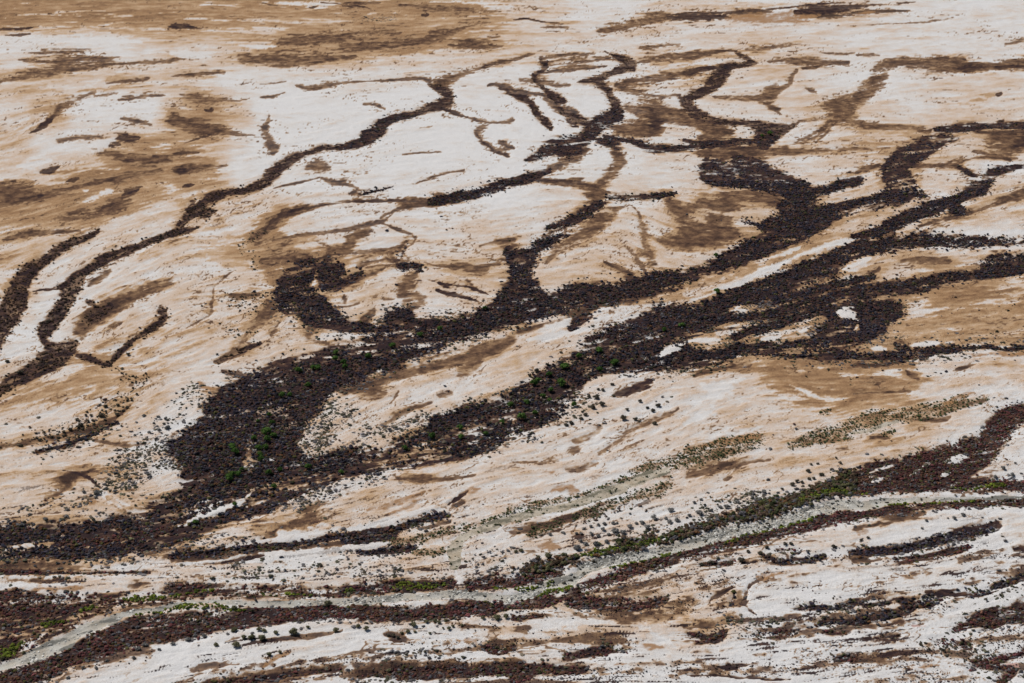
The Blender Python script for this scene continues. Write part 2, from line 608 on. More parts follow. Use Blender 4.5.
v 853,236,4 870,233,5 885,230,5 900,226,5
v 98,231,5 85,238,8 70,244,9 57,250,9 45,258,9 35,266,14 24,275,18 18,288,22 14,300,24 8,314,24 2,328,16
v 171,233,6 155,239,7 143,244,7 128,250,9 112,256,12 100,262,10 88,269,8 76,276,6 64,285,8 57,288,4
v 80,282,12 70,292,14 66,300,16 60,310,14 55,318,14 48,326,14 43,336,8
v 86,300,4 95,306,6
v 110,306,6 98,314,8 88,322,10
v 160,308,8 164,316,7 158,324,7 145,332,7 133,339,5
v 171,233,8 180,231,6 190,229,4 198,227,3
d 266,230,5 256,236,9 250,240,8 243,244,5
b 266,230,4 256,236,6 250,240,5
d 240,251,7 250,254,8 257,262,8 254,270,7
d 228,298,10 245,303,16 262,300,14 250,312,12
d 225,330,12 250,335,14
v 312,264,12 300,275,22 292,288,26 290,300,26
v 325,266,14 332,272,24 330,282,22
v 308,300,26 313,308,26 322,316,22 335,321,16 345,325,12 372,328,8
v 406,243,2 404,249,3 399,256,4
v 396,260,6 402,266,8 412,265,5 418,268,7
v 345,282,6 355,275,7 361,271,5
k 428,280,3 445,284,4 465,287,3 480,291,3 490,294,2
k 437,290,4 450,293,3 470,298,3 484,303,2
v 390,318,12 405,312,8 410,322,14
v 508,250,8 513,256,14
v 572,328,6 580,320,8 590,315,6
v 1024,258,8 1010,260,10 995,263,12 985,266,10
v 1024,268,9 995,273,9 970,276,9 945,279,10 920,283,9 890,287,10 853,291,12
v 853,296,8 880,294,8 910,291,6 930,290,3
v 853,290,10 830,297,10 810,303,10 790,308,9 770,313,9 745,316,8 720,318,8
v 830,306,10 810,312,10 790,320,8 770,325,7 750,330,7 735,337,6
v 684,332,10 695,326,10 720,320,10
v 822,330,12 815,340,12 800,345,10
v 684,360,16 700,358,14 715,358,12 735,350,10 770,349,12 800,350,14 830,352,14 850,354,8
v 857,357,4 880,356,6 905,354,7 925,352,7 945,350,6 960,348,5
v 895,343,4 908,349,5
v 960,347,3 985,346,4 1005,349,3 1024,346,3
v 45,342,8 55,349,14 65,352,14 55,358,20 40,365,20 25,374,16 10,383,14 -10,392,14 -60,412,14
v 72,345,12 66,352,12
v 78,356,5 88,358,6 100,362,6 110,364,6
v 133,339,5 125,347,5 118,354,5 112,360,5
v 35,452,3 50,448,3 70,443,3 95,432,3 115,422,3
v 215,362,5 225,357,5 240,352,5 250,347,5 262,343,3
v 223,371,3 235,373,4 250,374,4
v 171,556,4 212,552,4 235,548,4 258,547,4 288,544,4 313,541,4 342,537,4
v 342,536,3 372,531,4 395,528,5 417,521,6 435,516,6 450,514,4
v 342,541,4 370,539,5 395,536,4
v 357,552,2 380,552,4 400,549,4 415,547,4
v 734,593,3 733,605,4
v 795,609,3 815,607,4 835,607,4 855,604,4
v 808,626,3 830,622,3 855,620,3
v 853,602,5 870,604,4 890,601,4
v 853,619,4 875,616,5 895,613,5 908,610,4
v 897,598,3 911,602,3 925,605,4 940,599,4
v 928,592,4 950,592,6 975,592,6 990,591,5
v 995,585,5 1010,580,5 1024,578,5
v 853,551,6 886,551,6 908,548,7 928,543,7 953,536,8 978,529,9 995,524,8
v 765,556,3 785,560,6 805,559,6 825,556,5
e 853,420,4 875,415,6 900,413,5 925,408,5 950,402,5 965,397,4
e 853,432,3 875,426,4 900,420,4 920,415,5 945,410,5 970,402,4 985,399,3
e 882,434,3 893,430,3
e 395,542,4 420,540,4 430,537,4 445,533,5 455,530,5 470,526,4 485,522,3 500,517,3 513,513,3
e 440,552,3 425,553,3 415,552,3
e 513,512,5 546,505,6 575,499,5 596,491,5 613,483,5 633,474,5 647,466,5 667,464,5
e 513,522,3 530,518,2
e 575,515,4 596,508,5 613,502,4 630,496,5 655,491,6 670,480,4
e 660,464,6 684,460,6 700,458,8
e 690,452,8 710,450,10 730,446,10 750,442,8 758,440,6
e 790,446,4 805,440,5 820,435,6 840,430,6 855,425,5
e 800,445,3 820,442,3 850,438,3
e 820,415,3 830,411,4
e 530,535,4 545,528,4 560,522,3
s 355,19,5 392,17,6
s 255,515,16 280,508,20 310,500,20 335,498,20
s 600,400,14 590,410,20 605,415,16 580,420,16
s 650,408,10 665,400,10 640,420,8
s 720,625,16 760,620,14 790,616,10
s 740,642,12 770,635,8
s 975,605,10 1000,600,10 1015,597,10
s 140,430,20 150,445,24 165,420,20
s 120,455,12 140,462,12
s 110,490,30 140,470,40 160,455,40
s 80,505,20 20,516,10
s 150,490,20 170,478,20
s 190,400,24 176,415,24
s 330,410,24 318,425,24 308,440,24 330,440,20
s 370,436,16 395,425,14 420,414,10
s 350,400,14 345,415,14
s 355,490,14 375,482,10 400,476,8
s 545,432,12 530,438,12
s 740,505,16 760,497,14 700,510,12
s 280,580,14 240,578,14 320,575,14 350,572,14 400,572,12
s 20,556,10 80,558,10 140,556,10
s 480,565,14 500,560,14 490,575,10
s 560,600,12 600,590,10 640,590,10
s 750,550,14 790,545,14 830,545,14
s 380,655,10 420,652,14 440,655,12
s 470,640,14 500,650,14
s 340,678,14 420,678,14 470,674,14
s 840,600,10 870,595,10
d 0,446,6 25,442,7 50,436,9 75,428,12 93,420,14 108,408,14 122,398,10 135,388,8 143,378,6
d 405,305,8 412,315,10
d 120,372,10 130,380,8
x 735,640,10 770,634,10 800,628,9 830,622,8 860,615,8 890,612,8 920,606,8 942,598,6
x 773,669,7 805,666,8 835,661,9 865,658,9 895,653,5
x 880,580,6 905,574,8 930,570,6
x 705,585,14 730,580,10 720,600,12
x 690,560,8 760,562,8 830,560,8 890,563,6 930,561,6
x 490,648,10 520,641,8 550,637,7 580,634,5
x 400,668,14 440,664,12 480,662,10
x 680,638,14 705,636,14 725,632,10
x 600,612,8 650,616,10 690,606,12
x 460,627,8 500,628,8
x 210,678,8 250,672,10 300,668,8 340,662,8 380,655,10
x 30,675,6 90,662,8 150,650,8
x 560,655,14 600,650,16 640,645,10
x 700,655,10 760,650,10
x 870,640,10 905,636,12
x 960,590,12 1000,575,10 1024,570,10
x 930,650,14 980,660,16 1024,665,16
x 860,600,12 910,590,14 960,580,10
x 600,600,18 650,592,16 680,575,12
x 520,612,10 560,616,8
m 400,674,12 450,670,12 500,668,14 560,668,8
v 812,606,4 835,607,4 852,606,4 858,597,4
s 775,540,14 800,548,14 830,545,10
v 820,621,4 868,619,5 903,612,5 915,606,4
v 895,598,3 910,604,5 928,602,4 940,594,4
v 928,593,5 945,592,6 990,591,6
v 993,587,5 1024,577,6
x 768,634,10 825,630,10 873,627,9 908,622,8 938,612,8 958,598,6
s 968,600,12 985,608,12 1010,600,12
m 955,630,8 983,618,12 1024,603,10
m 985,628,6 1024,613,8
s 975,660,20 1000,665,24 1020,675,20
x 868,640,8 903,634,8
x 795,668,8 840,660,8 890,654,5
x 770,580,16 810,585,14 850,575,12
x 960,560,10 1000,555,10 1024,556,10
x 400,640,10 440,645,12 480,645,12
x 520,632,8 560,632,8 620,636,8
x 660,665,8 720,668,10 770,664,8
x 620,675,8 680,678,8
b 684,628,5 720,622,5 760,618,4 800,614,4
b 560,640,5 600,636,5 630,640,4
b 430,652,5 470,648,5 500,640,4
m 60,541,5 90,540,7 120,537,8 150,533,7 175,527,5
m 0,571,4 40,571,4 90,571,3 150,572,4
m 855,512,12 830,517,12 805,524,12 780,530,12 755,537,13 730,542,14 700,550,14 684,553,12
m 853,512,8 880,509,8 905,507,8 930,504,8 960,503,9 990,502,8 1024,500,8
m 684,554,10 665,560,12 640,567,14 620,574,14 600,582,12 585,588,12 560,595,10 540,600,12 520,601,10
m 513,601,10 490,605,14 465,609,16 440,611,16 410,612,16 380,612,16 342,612,16
m 342,611,16 310,612,16 280,614,18 250,616,20 220,618,22 200,622,24 171,625,26
m 171,592,14 200,592,14 240,593,12 280,592,12 342,592,10
m 342,590,12 380,588,10 420,586,9 450,584,8
m 470,584,10 500,580,12 530,578,12 560,572,10
m 565,655,8 585,652,10 600,650,10 615,648,8 628,650,5
m 513,668,12 540,668,10 560,669,8 585,667,5
m 513,678,6 530,676,4
m 570,601,8 595,603,10 620,604,10 645,603,10 665,598,6
m 513,617,4 540,615,3
m 690,633,6 715,637,8 725,632,6 700,640,6
m 760,634,6 780,633,6 800,630,5
m 825,632,5 850,632,5
m 835,658,5 855,657,6
m 1024,604,8 1005,609,10 985,615,12 965,624,10
m 1024,617,6 1000,622,6 980,629,4
d 920,637,12 940,640,18 955,645,20 970,645,18 965,655,16 985,655,12
m 930,637,4 950,641,6 968,645,6
m 1024,652,8 1000,658,8 975,663,8
m 970,668,6 990,664,8 1010,672,10 1000,680,8
m 870,640,4 885,636,6 900,635,6
m 897,560,6 920,558,6 945,553,6 970,548,5
m 800,550,6 780,548,6
m 700,563,5 715,562,5 735,560,5
m 230,683,10 260,678,7 300,673,5 342,669,3
m 360,676,5 400,671,6 440,668,6 465,664,4
m 484,645,5 500,650,6 513,647,5
r 1024,496,3 990,496,4 960,497,5 930,498,6 900,500,8 880,502,10 853,504,12
r 855,502,14 834,505,14 818,510,14 801,515,13 784,519,13 768,523,12 751,527,12 726,532,13 701,539,13 684,543,13
r 684,543,14 663,549,14 638,554,13 622,558,12 605,562,12 588,567,12 572,578,14 555,583,16 540,588,14 520,594,10 505,596,10
r 513,595,8 490,596,10 465,594,10 440,594,11 415,596,11 385,598,10 360,600,10 342,601,9
r 342,599,7 320,601,7 290,602,7 260,603,8 240,603,7 215,601,5 190,602,5 171,603,5
r 171,604,6 150,608,7 130,611,8 110,617,10 95,622,13 80,628,17 65,638,18 50,645,17 33,654,14 17,660,12 0,665,9 -60,690,9
q 668,470,8 647,476,12 622,486,12 596,496,11 571,505,10 538,512,9 513,518,9 490,527,9 470,533,8 460,540,10 455,548,11 455,556,12 455,564,10
q 853,433,3 870,430,4 885,425,4 897,422,3
g 80,610,4 90,607,6 100,604,6 107,605,4
g 43,622,4 55,621,5 65,619,4
g 2,650,8 10,647,6 24,641,6
g 125,597,4 150,596,5 165,596,4
g 133,613,3 150,612,3 171,609,3
g 165,608,5 195,607,8 215,607,8 235,609,6 245,610,4
g 172,595,3 205,592,4 215,591,4
g 262,594,3 275,595,3 290,594,3 315,594,3
g 345,590,4 355,589,4
g 395,587,4 415,585,4 445,583,3
g 513,586,4 525,587,5 538,586,5
g 540,593,4 555,590,5 572,586,4
g 548,584,3 552,582,3
g 490,589,3 505,587,4
g 575,557,3 598,552,3 612,549,3 625,546,3 650,541,3 665,537,4
g 612,567,2.5 625,564,2.5 680,550,2.5
g 801,500,4 812,497,4 830,492,3 848,492,3
g 725,540,2 760,530,3 780,526,2 822,515,3
g 877,504,3 895,504,3 925,503,2 955,500,2 972,500,3
g 955,487,3 965,488,3 975,487,3 995,485,4 1005,485,4
g 864,494,3 870,494,3
"""

# ------------------------------------------------------------------ survey grid (dense where the map is detailed, coarse out to the horizon)
US = np.arange(-60.0, 1084.1, 1.15)
VS = np.arange(710.0, -24.1, -1.0)
NU, NV = len(US), len(VS)
GU, GV = np.meshgrid(US, VS)
GX, GY = ground_xy(GU, GV)
MPX = (t_of(GV) / FOC)                              # metres per map unit across
_, ya = ground_xy(GU, GV - 0.5); _, yb = ground_xy(GU, GV + 0.5)
MPY = ya - yb                                       # metres per map unit along the view

nA = fbm(GX / 9.0, GY / 9.0, 3) - 0.5
nB = fbm(GX / 9.0 + 91.7, GY / 9.0 + 13.0, 3) - 0.5
nC = fbm(GX / 42.0 + 5.0, GY / 42.0, 3) - 0.5
nD = fbm(GX / 42.0 + 31.0, GY / 42.0 + 77.0, 3) - 0.5
WU = GU + (nA * 2.6 + nC * 3.0) / MPX
WV = GV + (nB * 3.4 + nD * 4.0) / MPY
WU = WU.astype(np.float32); WV = WV.astype(np.float32)

def parse(s):
    return np.array([[float(a) for a in p.split(',')] for p in s.split()], np.float32)
def window(u0, u1, v0, v1, pad):
    i0 = max(0, int((710.0 - (v1 + pad)) / 1.0)); i1 = min(NV, int((710.0 - (v0 - pad)) / 1.0) + 2)
    j0 = max(0, int((u0 - pad + 60) / 1.15)); j1 = min(NU, int((u1 + pad + 60) / 1.15) + 2)
    return slice(i0, i1), slice(j0, j1)
def blur(a, r):
    for ax in (0, 1):
        c = np.cumsum(np.pad(a, [(r + 1, r) if i == ax else (0, 0) for i in (0, 1)], mode='edge'), axis=ax)
        n = a.shape[ax]
        a = (np.take(c, np.arange(2 * r + 1, n + 2 * r + 1), axis=ax) - np.take(c, np.arange(0, n), axis=ax)) / (2 * r + 1)
    return a

# flow direction of the old floods, from the traced channels (coarse grid, then bilinear)
cu, cv = np.meshgrid(np.arange(-60, 1090, 24.0), np.arange(-24, 715, 18.0))
fx = np.zeros(cu.shape); fy = np.zeros(cu.shape)
lines = [l.split(' ', 1) for l in STROKES.strip().splitlines()]
for kind, s in lines:
    if kind in 'g': continue
    p = parse(s)
    for a, b in zip(p[:-1], p[1:]):
        xa, yaa = ground_xy(a[0], a[1]); xb, ybb = ground_xy(b[0], b[1])
        dx, dy = xb - xa, ybb - yaa
        if abs(b[0] - a[0]) < 2: continue
        if dx < 0: dx, dy = -dx, -dy
        L = math.hypot(dx, dy)
        m = ((a[0] + b[0]) / 2, (a[1] + b[1]) / 2)
        wt = math.hypot(b[0] - a[0], b[1] - a[1]) / (((cu - m[0]) / 1.6) ** 2 + (cv - m[1]) ** 2 + 120.0) ** 1.5
        fx += wt * dx / L; fy += wt * dy / L
nrm = np.hypot(fx, fy) + 1e-9
fx /= nrm; fy /= nrm
def coarse(grid, U, V):
    a = np.clip((U + 60) / 24.0, 0, grid.shape[1] - 1.001); b = np.clip((V + 24) / 18.0, 0, grid.shape[0] - 1.001)
    i = a.astype(int); j = b.astype(int); p = (a - i).astype(np.float32); q = (b - j).astype(np.float32)
    return (grid[j, i] * (1 - p) + grid[j, i + 1] * p) * (1 - q) + (grid[j + 1, i] * (1 - p) + grid[j + 1, i + 1] * p) * q
FX = coarse(fx, GU, GV); FY = coarse(fy, GU, GV)
n_ = np.hypot(FX, FY) + 1e-6; FX /= n_; FY /= n_
def streaks(scale, length, steps, off):
    """noise smeared along the flow"""
    acc = np.zeros(GU.shape, np.float32)
    for k in np.linspace(-1, 1, steps):
        x = (GX + FX * k * length) / scale; y = (GY + FY * k * length) / scale
        acc += vnoise(x + off, y + off * 0.37)
    acc = acc / steps
    acc -= acc.mean()
    return acc / (acc.std() + 1e-6)
SA = streaks(1.0, 5.0, 7, 83.0)
S0 = streaks(2.1, 8.0, 7, 23.0)
S1 = streaks(4.5, 16.0, 9, 11.0)
S2 = streaks(14.0, 60.0, 11, 71.0)
S3 = streaks(45.0, 150.0, 11, 37.0)
F1 = (fbm(GX / 6.0, GY / 6.0, 3, 0.6) - 0.5) * 5.0
F0 = (fbm(GX / 2.6 + 40, GY / 2.6, 2, 0.6) - 0.5) * 4.0
F2 = (fbm(GX / 60.0 + 9, GY / 60.0, 5, 0.6) - 0.5) * 6.0

JIT = np.clip(0.55 * S1 + 0.45 * F1 + 0.35 * S2 + 0.6 * F0, -2.5, 2.5)

def smooth_line(pts, taper):
    """Catmull-Rom through the traced points, ends thinned"""
    n = len(pts)
    ext = np.vstack([2 * pts[0] - pts[1], pts, 2 * pts[-1] - pts[-2]])
    out = []
    for k in range(n - 1):
        p0, p1, p2, p3 = ext[k:k + 4]
        for t in np.linspace(0, 1, 4, endpoint=False):
            out.append(0.5 * (2 * p1 + (p2 - p0) * t + (2 * p0 - 5 * p1 + 4 * p2 - p3) * t * t + (3 * p1 - p0 - 3 * p2 + p3) * t ** 3))
    out.append(pts[-1]); out = np.array(out, np.float32)
    out[:, 2] = np.maximum(out[:, 2], 0.6)
    if taper:
        m = len(out); e = np.minimum(np.arange(m), np.arange(m)[::-1]) / max(1.0, (m - 1) * 0.30)
        out[:, 2] *= taper + (1 - taper) * np.clip(e, 0, 1)
    return out
def stroke_field(pts, soft, jit, taper, gain):
    """half width minus distance along a tapered line, its edge broken up by noise, softened to 0..1"""
    pts = pts.copy()
    ext = []
    for a, b, at_end in ((pts[0], pts[1], False), (pts[-1], pts[-2], True)):
        if a[0] <= 3 or a[0] >= 1020 or a[1] >= 681:
            d = a[:2] - b[:2]; d = d / (np.hypot(*d) + 1e-6) * 70
            ext.append((np.array([a[0] + d[0], a[1] + d[1], a[2]], np.float32), at_end))
    for e, at_end in ext:
        pts = np.vstack([pts, e[None]]) if at_end else np.vstack([e[None], pts])
    pts = smooth_line(pts, taper)
    pts[:, 2] *= gain
    wmax = pts[:, 2].max()
    si, sj = window(pts[:, 0].min(), pts[:, 0].max(), pts[:, 1].min(), pts[:, 1].max(), wmax + 14)
    U = WU[si, sj]; V = WV[si, sj]
    best = np.full(U.shape, -99.0, np.float32); wd = np.ones(U.shape, np.float32)
    for a, b in zip(pts[:-1], pts[1:]):
        du, dv = b[0] - a[0], b[1] - a[1]
        L2 = du * du + dv * dv + 1e-6
        k = np.clip(((U - a[0]) * du + (V - a[1]) * dv) / L2, 0, 1)
        w = a[2] + (b[2] - a[2]) * k
        f = w * 0.5 - np.hypot(U - a[0] - k * du, V - a[1] - k * dv)
        up = f > best
        best = np.where(up, f, best); wd = np.where(up, w, wd)
    size = np.clip(wd * 0.22, 0.35, 2.6)
    best = best + JIT[si, sj] * jit * size * (1 + 0.6 * np.clip((V - 470) / 60.0, 0, 1))
    return (si, sj), np.clip(best / (soft * np.clip(wd / 6.0, 0.45, 2.2)) + 0.5, 0, 1)
def poly_field(pts):
    si, sj = window(pts[:, 0].min(), pts[:, 0].max(), pts[:, 1].min(), pts[:, 1].max(), 14)
    U = WU[si, sj] + JIT[si, sj] * 1.8; V = WV[si, sj] + F1[si, sj] * 1.0
    ins = np.zeros(U.shape, bool)
    n = len(pts)
    for i in range(n):
        x1, y1 = pts[i]; x2, y2 = pts[(i + 1) % n]
        if y1 == y2: continue
        c = (y1 > V) != (y2 > V)
        ins ^= c & (U < (x2 - x1) * (V - y1) / (y2 - y1) + x1)
    f = blur(blur(ins.astype(np.float32), 5), 4)
    return (si, sj), np.clip((f - 0.47 + 0.11 * F1[si, sj] + 0.07 * S2[si, sj] + 0.12 * F0[si, sj]) * 2.6 + 0.5, 0, 1)

LAY = {k: np.zeros(GU.shape, np.float32) for k in 'tbopwkvumesdhrqgx'}
VEG = 'vumesdhgx'
for kind, s in POLYS:
    w, f = poly_field(parse(s))
    LAY[kind][w] = np.maximum(LAY[kind][w], f)
JITK = dict(t=1.6, b=0.8, o=1.2, p=1, w=1.4, k=0.9, v=0.35, u=0.5, x=1.2, m=0.35, e=0.5, s=1, d=1, h=.8, r=0.3, q=0.4, g=0.8)
TAPER = dict(u=0.8, v=0.9, t=0.35, b=0.7, o=0.35, w=0.4, k=0.45)
SOFT = dict(t=5, b=3.0, o=3.2, p=2, w=3.0, k=2.2, v=1.3, u=1.6, x=5, m=1.6, e=1.5, s=5, d=3, h=1.5, r=1.0, q=1.2, g=1.2)
for stage in ('t', 'b', 'o', 'p', 'w', 'k', 'v', 'u', 'x', 's', 'd', 'm', 'e', 'r', 'q', 'g'):
    for kind, s in lines:
        if kind == 'v':                                    # the thin outer channels carry open brown scrub
            c_ = parse(s).mean(0)
            if (c_[0] < 290 and c_[1] < 400 and not (c_[0] > 272 and c_[1] > 255)) or c_[1] < 125: kind = 'u'
        if kind != stage: continue
        w, f = stroke_field(parse(s), SOFT[kind], JITK[kind], TAPER.get(kind, 0), dict(r=0.86, v=1.25, u=1.0, b=1.25, k=1.2, o=1.1, e=1.9, m=1.1, q=0.85).get(kind, 1.0))
        LAY[kind][w] = np.maximum(LAY[kind][w], f * (1.12 if kind == 'b' and parse(s)[:, 2].mean() < 4.6 else 1.0))
        if kind in 'twrq':
            for k in VEG: LAY[k][w] *= (1 - f)
        if kind == 'w':
            for k in 'bot': LAY[k][w] *= (1 - 0.85 * f)
        if kind in 'vu':
            LAY['w'][w] *= (1 - f)

# long low bands of litter and tufts on the nearest flats
NEARF = np.clip((GV - 596) / 30.0, 0, 1) * (1 - np.clip(blur(np.maximum(LAY['r'], LAY['w']), 2) * 2, 0, 1))
BAND = np.clip((0.75 * S2 + 0.5 * S3 + 0.2 * S1 - 0.75) / 0.5, 0, 1) * NEARF
LAY['x'] = np.maximum(LAY['x'], 0.85 * BAND)

# tone of the bare ground: 0 salt white .. 1 brown
tg = np.array([[float(c) for c in r] for r in TONE]) / 9.0
tu = np.clip((GU + 8.0 * nC - 16) / 32.0, 0, 30.999); tv = np.clip((GV + 6.0 * nD - 16) / 32.0, 0, 20.999)
i = tu.astype(int); j = tv.astype(int); p = tu - i; q = tv - j
p = p * p * (3 - 2 * p); q = q * q * (3 - 2 * q)
G = (tg[j, i] * (1 - p) + tg[j, i + 1] * p) * (1 - q) + (tg[j + 1, i] * (1 - p) + tg[j + 1, i + 1] * p) * q
G = G.astype(np.float32)
# fractal of several scales, each only a little pulled along the flow
fine_fade = np.clip(1.3 - 0.25 * MPY, 0.45, 1)
L0 = streaks(1.5, 2.0, 4, 5.0) * fine_fade; L1 = streaks(3.2, 4.6, 5, 15.0); L2 = streaks(7.0, 11.0, 6, 25.0); L3 = streaks(16.0, 26.0, 7, 35.0); L4 = streaks(40.0, 70.0, 8, 45.0)
FB = (1.0 * L4 + 0.85 * L3 + 0.7 * L2 + 0.6 * L1 + 0.55 * L0 + 0.4 * F0) / 1.75
near_b = blur(blur(LAY['b'], 5), 4)
farw = np.clip((140.0 - GV) / 90.0, 0, 1)
VALL = np.maximum.reduce([LAY['v'], LAY['u'], LAY['m'], LAY['h'], LAY['k']])
near_v = blur(blur(VALL, 7), 5)
B = (G - 0.55) * 2.3 + 1.7 * near_b + 1.0 * near_v + 0.9 * LAY['t'] + 0.45 * LAY['x'] + 0.27 * FB + 0.22 * farw * (S2 + 0.6 * S1) - 0.9 * LAY['w']
WISP = 0.6 * S0 + 0.5 * SA * np.clip((0.75 - MPX) / 0.15, 0, 1) + 0.4 * S1
B = B + 0.12 * WISP
BR = np.clip((B - 0.13) / 0.28, 0, 1)                     # brown silt over the crust, crisp edged
PAN = np.clip(G - 0.07, 0, 0.36) + 0.045 * L3 + 0.045 * L2 + 0.045 * L1 + 0.04 * L0 + 0.04 * F2 + 0.035 * WISP
PAN = PAN * (1 - 0.7 * LAY['w'])
SILT = np.clip(0.50 + 0.05 * L2 + 0.055 * L1 + 0.06 * L0 + 0.05 * WISP + 0.05 * S3 + 0.60 * (G - 0.5) + 0.25 * near_b + 0.2 * near_v, 0.40, 1.0)
T = np.clip(PAN + (SILT - PAN) * BR * BR * (3 - 2 * BR), 0, 1.1)

# thin drainage threads: ridge lines of the fractal
def ridge(f, width):
    return np.clip(1 - np.abs(f) / width, 0, 1)
region = np.clip(0.6 + 0.35 * F2 + 1.5 * near_b + 0.8 * near_v + (G - 0.3) * 0.8, 0, 1)
VEIN = np.maximum(ridge(L4 + 0.25 * L2 + 0.15 * L1, 0.085), ridge(L3 + 0.25 * L1 + 0.15 * L0 + 0.6, 0.11)) * region
nearw_ = np.clip((0.85 - MPX) / 0.3, 0, 1)
patch = np.clip(fbm(GX / 95.0 + 60, GY / 95.0 + 8, 4, 0.6) * 3.2 - 0.95 + 0.25 * nearw_ + (G - 0.3) * 0.6 + 0.8 * near_v, 0, 1)
nearw = np.clip((0.66 - MPX) / 0.10, 0, 1)
DASH = np.clip(((0.7 * SA * nearw + 0.6 * S0 + 0.5 * S1 * (1 - nearw)) + 0.45 * L2 + 0.3 * L0 - 1.05 + 0.6 * (1 - patch)) / 0.4, 0, 1) * np.clip(patch * 1.5, 0, 1)
ROUGH = 0.5 * L1 + 0.45 * L0 + 0.3 * L2 + 0.25 * F0
MUD = np.clip(LAY['b'] * (0.68 + 0.15 * ROUGH + 0.05 * S2 + 0.55 * np.clip(near_v, 0, 0.5)), 0, 1)
MUD = np.maximum(MUD, 0.8 * np.clip(LAY['x'] * (0.42 + 0.6 * ROUGH + 0.3 * S1), 0, 1))
MUD = np.maximum(MUD, 0.72 * np.clip(VEIN * 1.5, 0, 1) * (1 - 0.6 * LAY['w']))
rgate = np.clip(fbm(GX / 70.0 + 20, GY / 70.0 + 44, 4, 0.6) * 6.0 - 2.3 + 0.8 * near_v, 0, 1) * (1 - 0.6 * LAY['w']) * np.clip((GV - 130) / 120.0, 0.0, 1)
RA = ridge(S0 - 0.95, 0.22); RB = ridge(S1 - 0.95, 0.18)
RC = ridge(S2 + 0.12 * L1 - 0.6, 0.055)
nw = np.clip((0.72 - MPX) / 0.12, 0, 1)
RILL = np.maximum(RA * nw + RB * (1 - nw), RC) * rgate
MUD = np.maximum(MUD, 0.66 * np.clip(RILL * 1.3, 0, 1))
deep = np.clip((1.7 * near_b + 1.0 * near_v + 0.28 * ROUGH + 0.18 * FB + 0.5 * (G - 0.5) - 0.75) / 0.4, 0, 1)
MUD = np.maximum(MUD, 0.75 * deep * (1 - LAY['w']))
RUST = np.clip(LAY['o'] * (0.85 + 0.3 * ROUGH), 0, 1)
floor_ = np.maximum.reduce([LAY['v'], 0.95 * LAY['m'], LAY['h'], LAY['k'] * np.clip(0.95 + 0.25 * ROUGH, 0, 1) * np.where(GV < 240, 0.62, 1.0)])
MUD = np.maximum(MUD, 0.9 * LAY['k'])  # dark ground; the stroke at the undercut bank also paints in its cast shadow
halo = np.clip(np.maximum(blur(blur(np.maximum(LAY['v'], LAY['u']), 3), 2), blur(LAY['m'], 3)) * 1.5, 0, 1) * np.clip(0.6 + 0.45 * ROUGH, 0, 1)
MUD = np.maximum(MUD, halo * (1 - LAY['w']))
MUD = np.maximum(MUD, np.clip(LAY['u'] * 1.2, 0, 1) * np.clip(0.9 + 0.2 * ROUGH, 0, 1))
MUD = np.maximum(MUD, 0.66 * np.maximum(blur(LAY['e'], 1), LAY['d'] * 0.5) * np.clip(0.7 + 0.3 * ROUGH, 0, 1))
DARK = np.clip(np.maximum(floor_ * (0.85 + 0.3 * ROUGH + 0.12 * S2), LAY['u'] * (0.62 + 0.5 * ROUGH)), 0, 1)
DARK = np.maximum(DARK, 0.75 * nearw * DASH * (1 - 0.4 * LAY['w']))
PINK = LAY['p']
RIV = np.maximum(LAY['r'], LAY['q'])

# relief: channels cut a metre or two into the plain, river beds deeper, low ripples elsewhere
cut = blur(np.maximum.reduce([LAY['v'], LAY['m'], LAY['u']]), 3) * 0.8 + blur(LAY['b'], 1) * 0.35 + blur(blur(LAY['r'], 2), 2) * 1.6 + blur(LAY['k'], 1) * 0.5
Z = -cut + 0.10 * L1 + 0.07 * L2 + 0.05 * L3 + 0.09 * L0 + 0.05 * S0 - 0.3 * DARK * nearw
Z = Z.astype(np.float32)

# ------------------------------------------------------------------ materials
def new_mat(name, rough=0.9):
    m = bpy.data.materials.new(name); m.use_nodes = True
    nt = m.node_tree; b = nt.nodes['Principled BSDF']
    b.inputs['Roughness'].default_value = rough
    b.inputs['Specular IOR Level'].default_value = 0.03
    return m, nt, b
def attr(nt, name, kind='GEOMETRY'):
    n = nt.nodes.new('ShaderNodeAttribute'); n.attribute_name = name; n.attribute_type = kind
    return n
def mixc(nt, fac, a, b):
    n = nt.nodes.new('ShaderNodeMix'); n.data_type = 'RGBA'
    for sock, val in ((n.inputs[0], fac), (n.inputs[6], a), (n.inputs[7], b)):
        if hasattr(val, 'is_linked'): nt.links.new(val, sock)
        elif isinstance(val, tuple): sock.default_value = val + (1,) if len(val) == 3 else val
        else: sock.default_value = val
    return n.outputs[2]
def math_n(nt, op, a, b=0.0, clamp=False):
    n = nt.nodes.new('ShaderNodeMath'); n.operation = op; n.use_clamp = clamp
    for sock, val in ((n.inputs[0], a), (n.inputs[1], b)):
        if hasattr(val, 'is_linked'): nt.links.new(val, sock)
        else: sock.default_value = val
    return n.outputs[0]
def noise(nt, scale, detail=4, rough=0.6, vec=None):
    n = nt.nodes.new('ShaderNodeTexNoise'); n.inputs['Scale'].default_value = scale
    n.inputs['Detail'].default_value = detail; n.inputs['Roughness'].default_value = rough
    if vec is not None: nt.links.new(vec, n.inputs['Vector'])
    return n.outputs['Fac']
def ramp(nt, fac, stops):
    n = nt.nodes.new('ShaderNodeValToRGB'); cr = n.color_ramp
    while len(cr.elements) < len(stops): cr.elements.new(0.5)
    for e, (pos, col) in zip(cr.elements, stops):
        e.position = pos; e.color = col + (1,)
    nt.links.new(fac, n.inputs['Fac'])
    return n.outputs['Color']

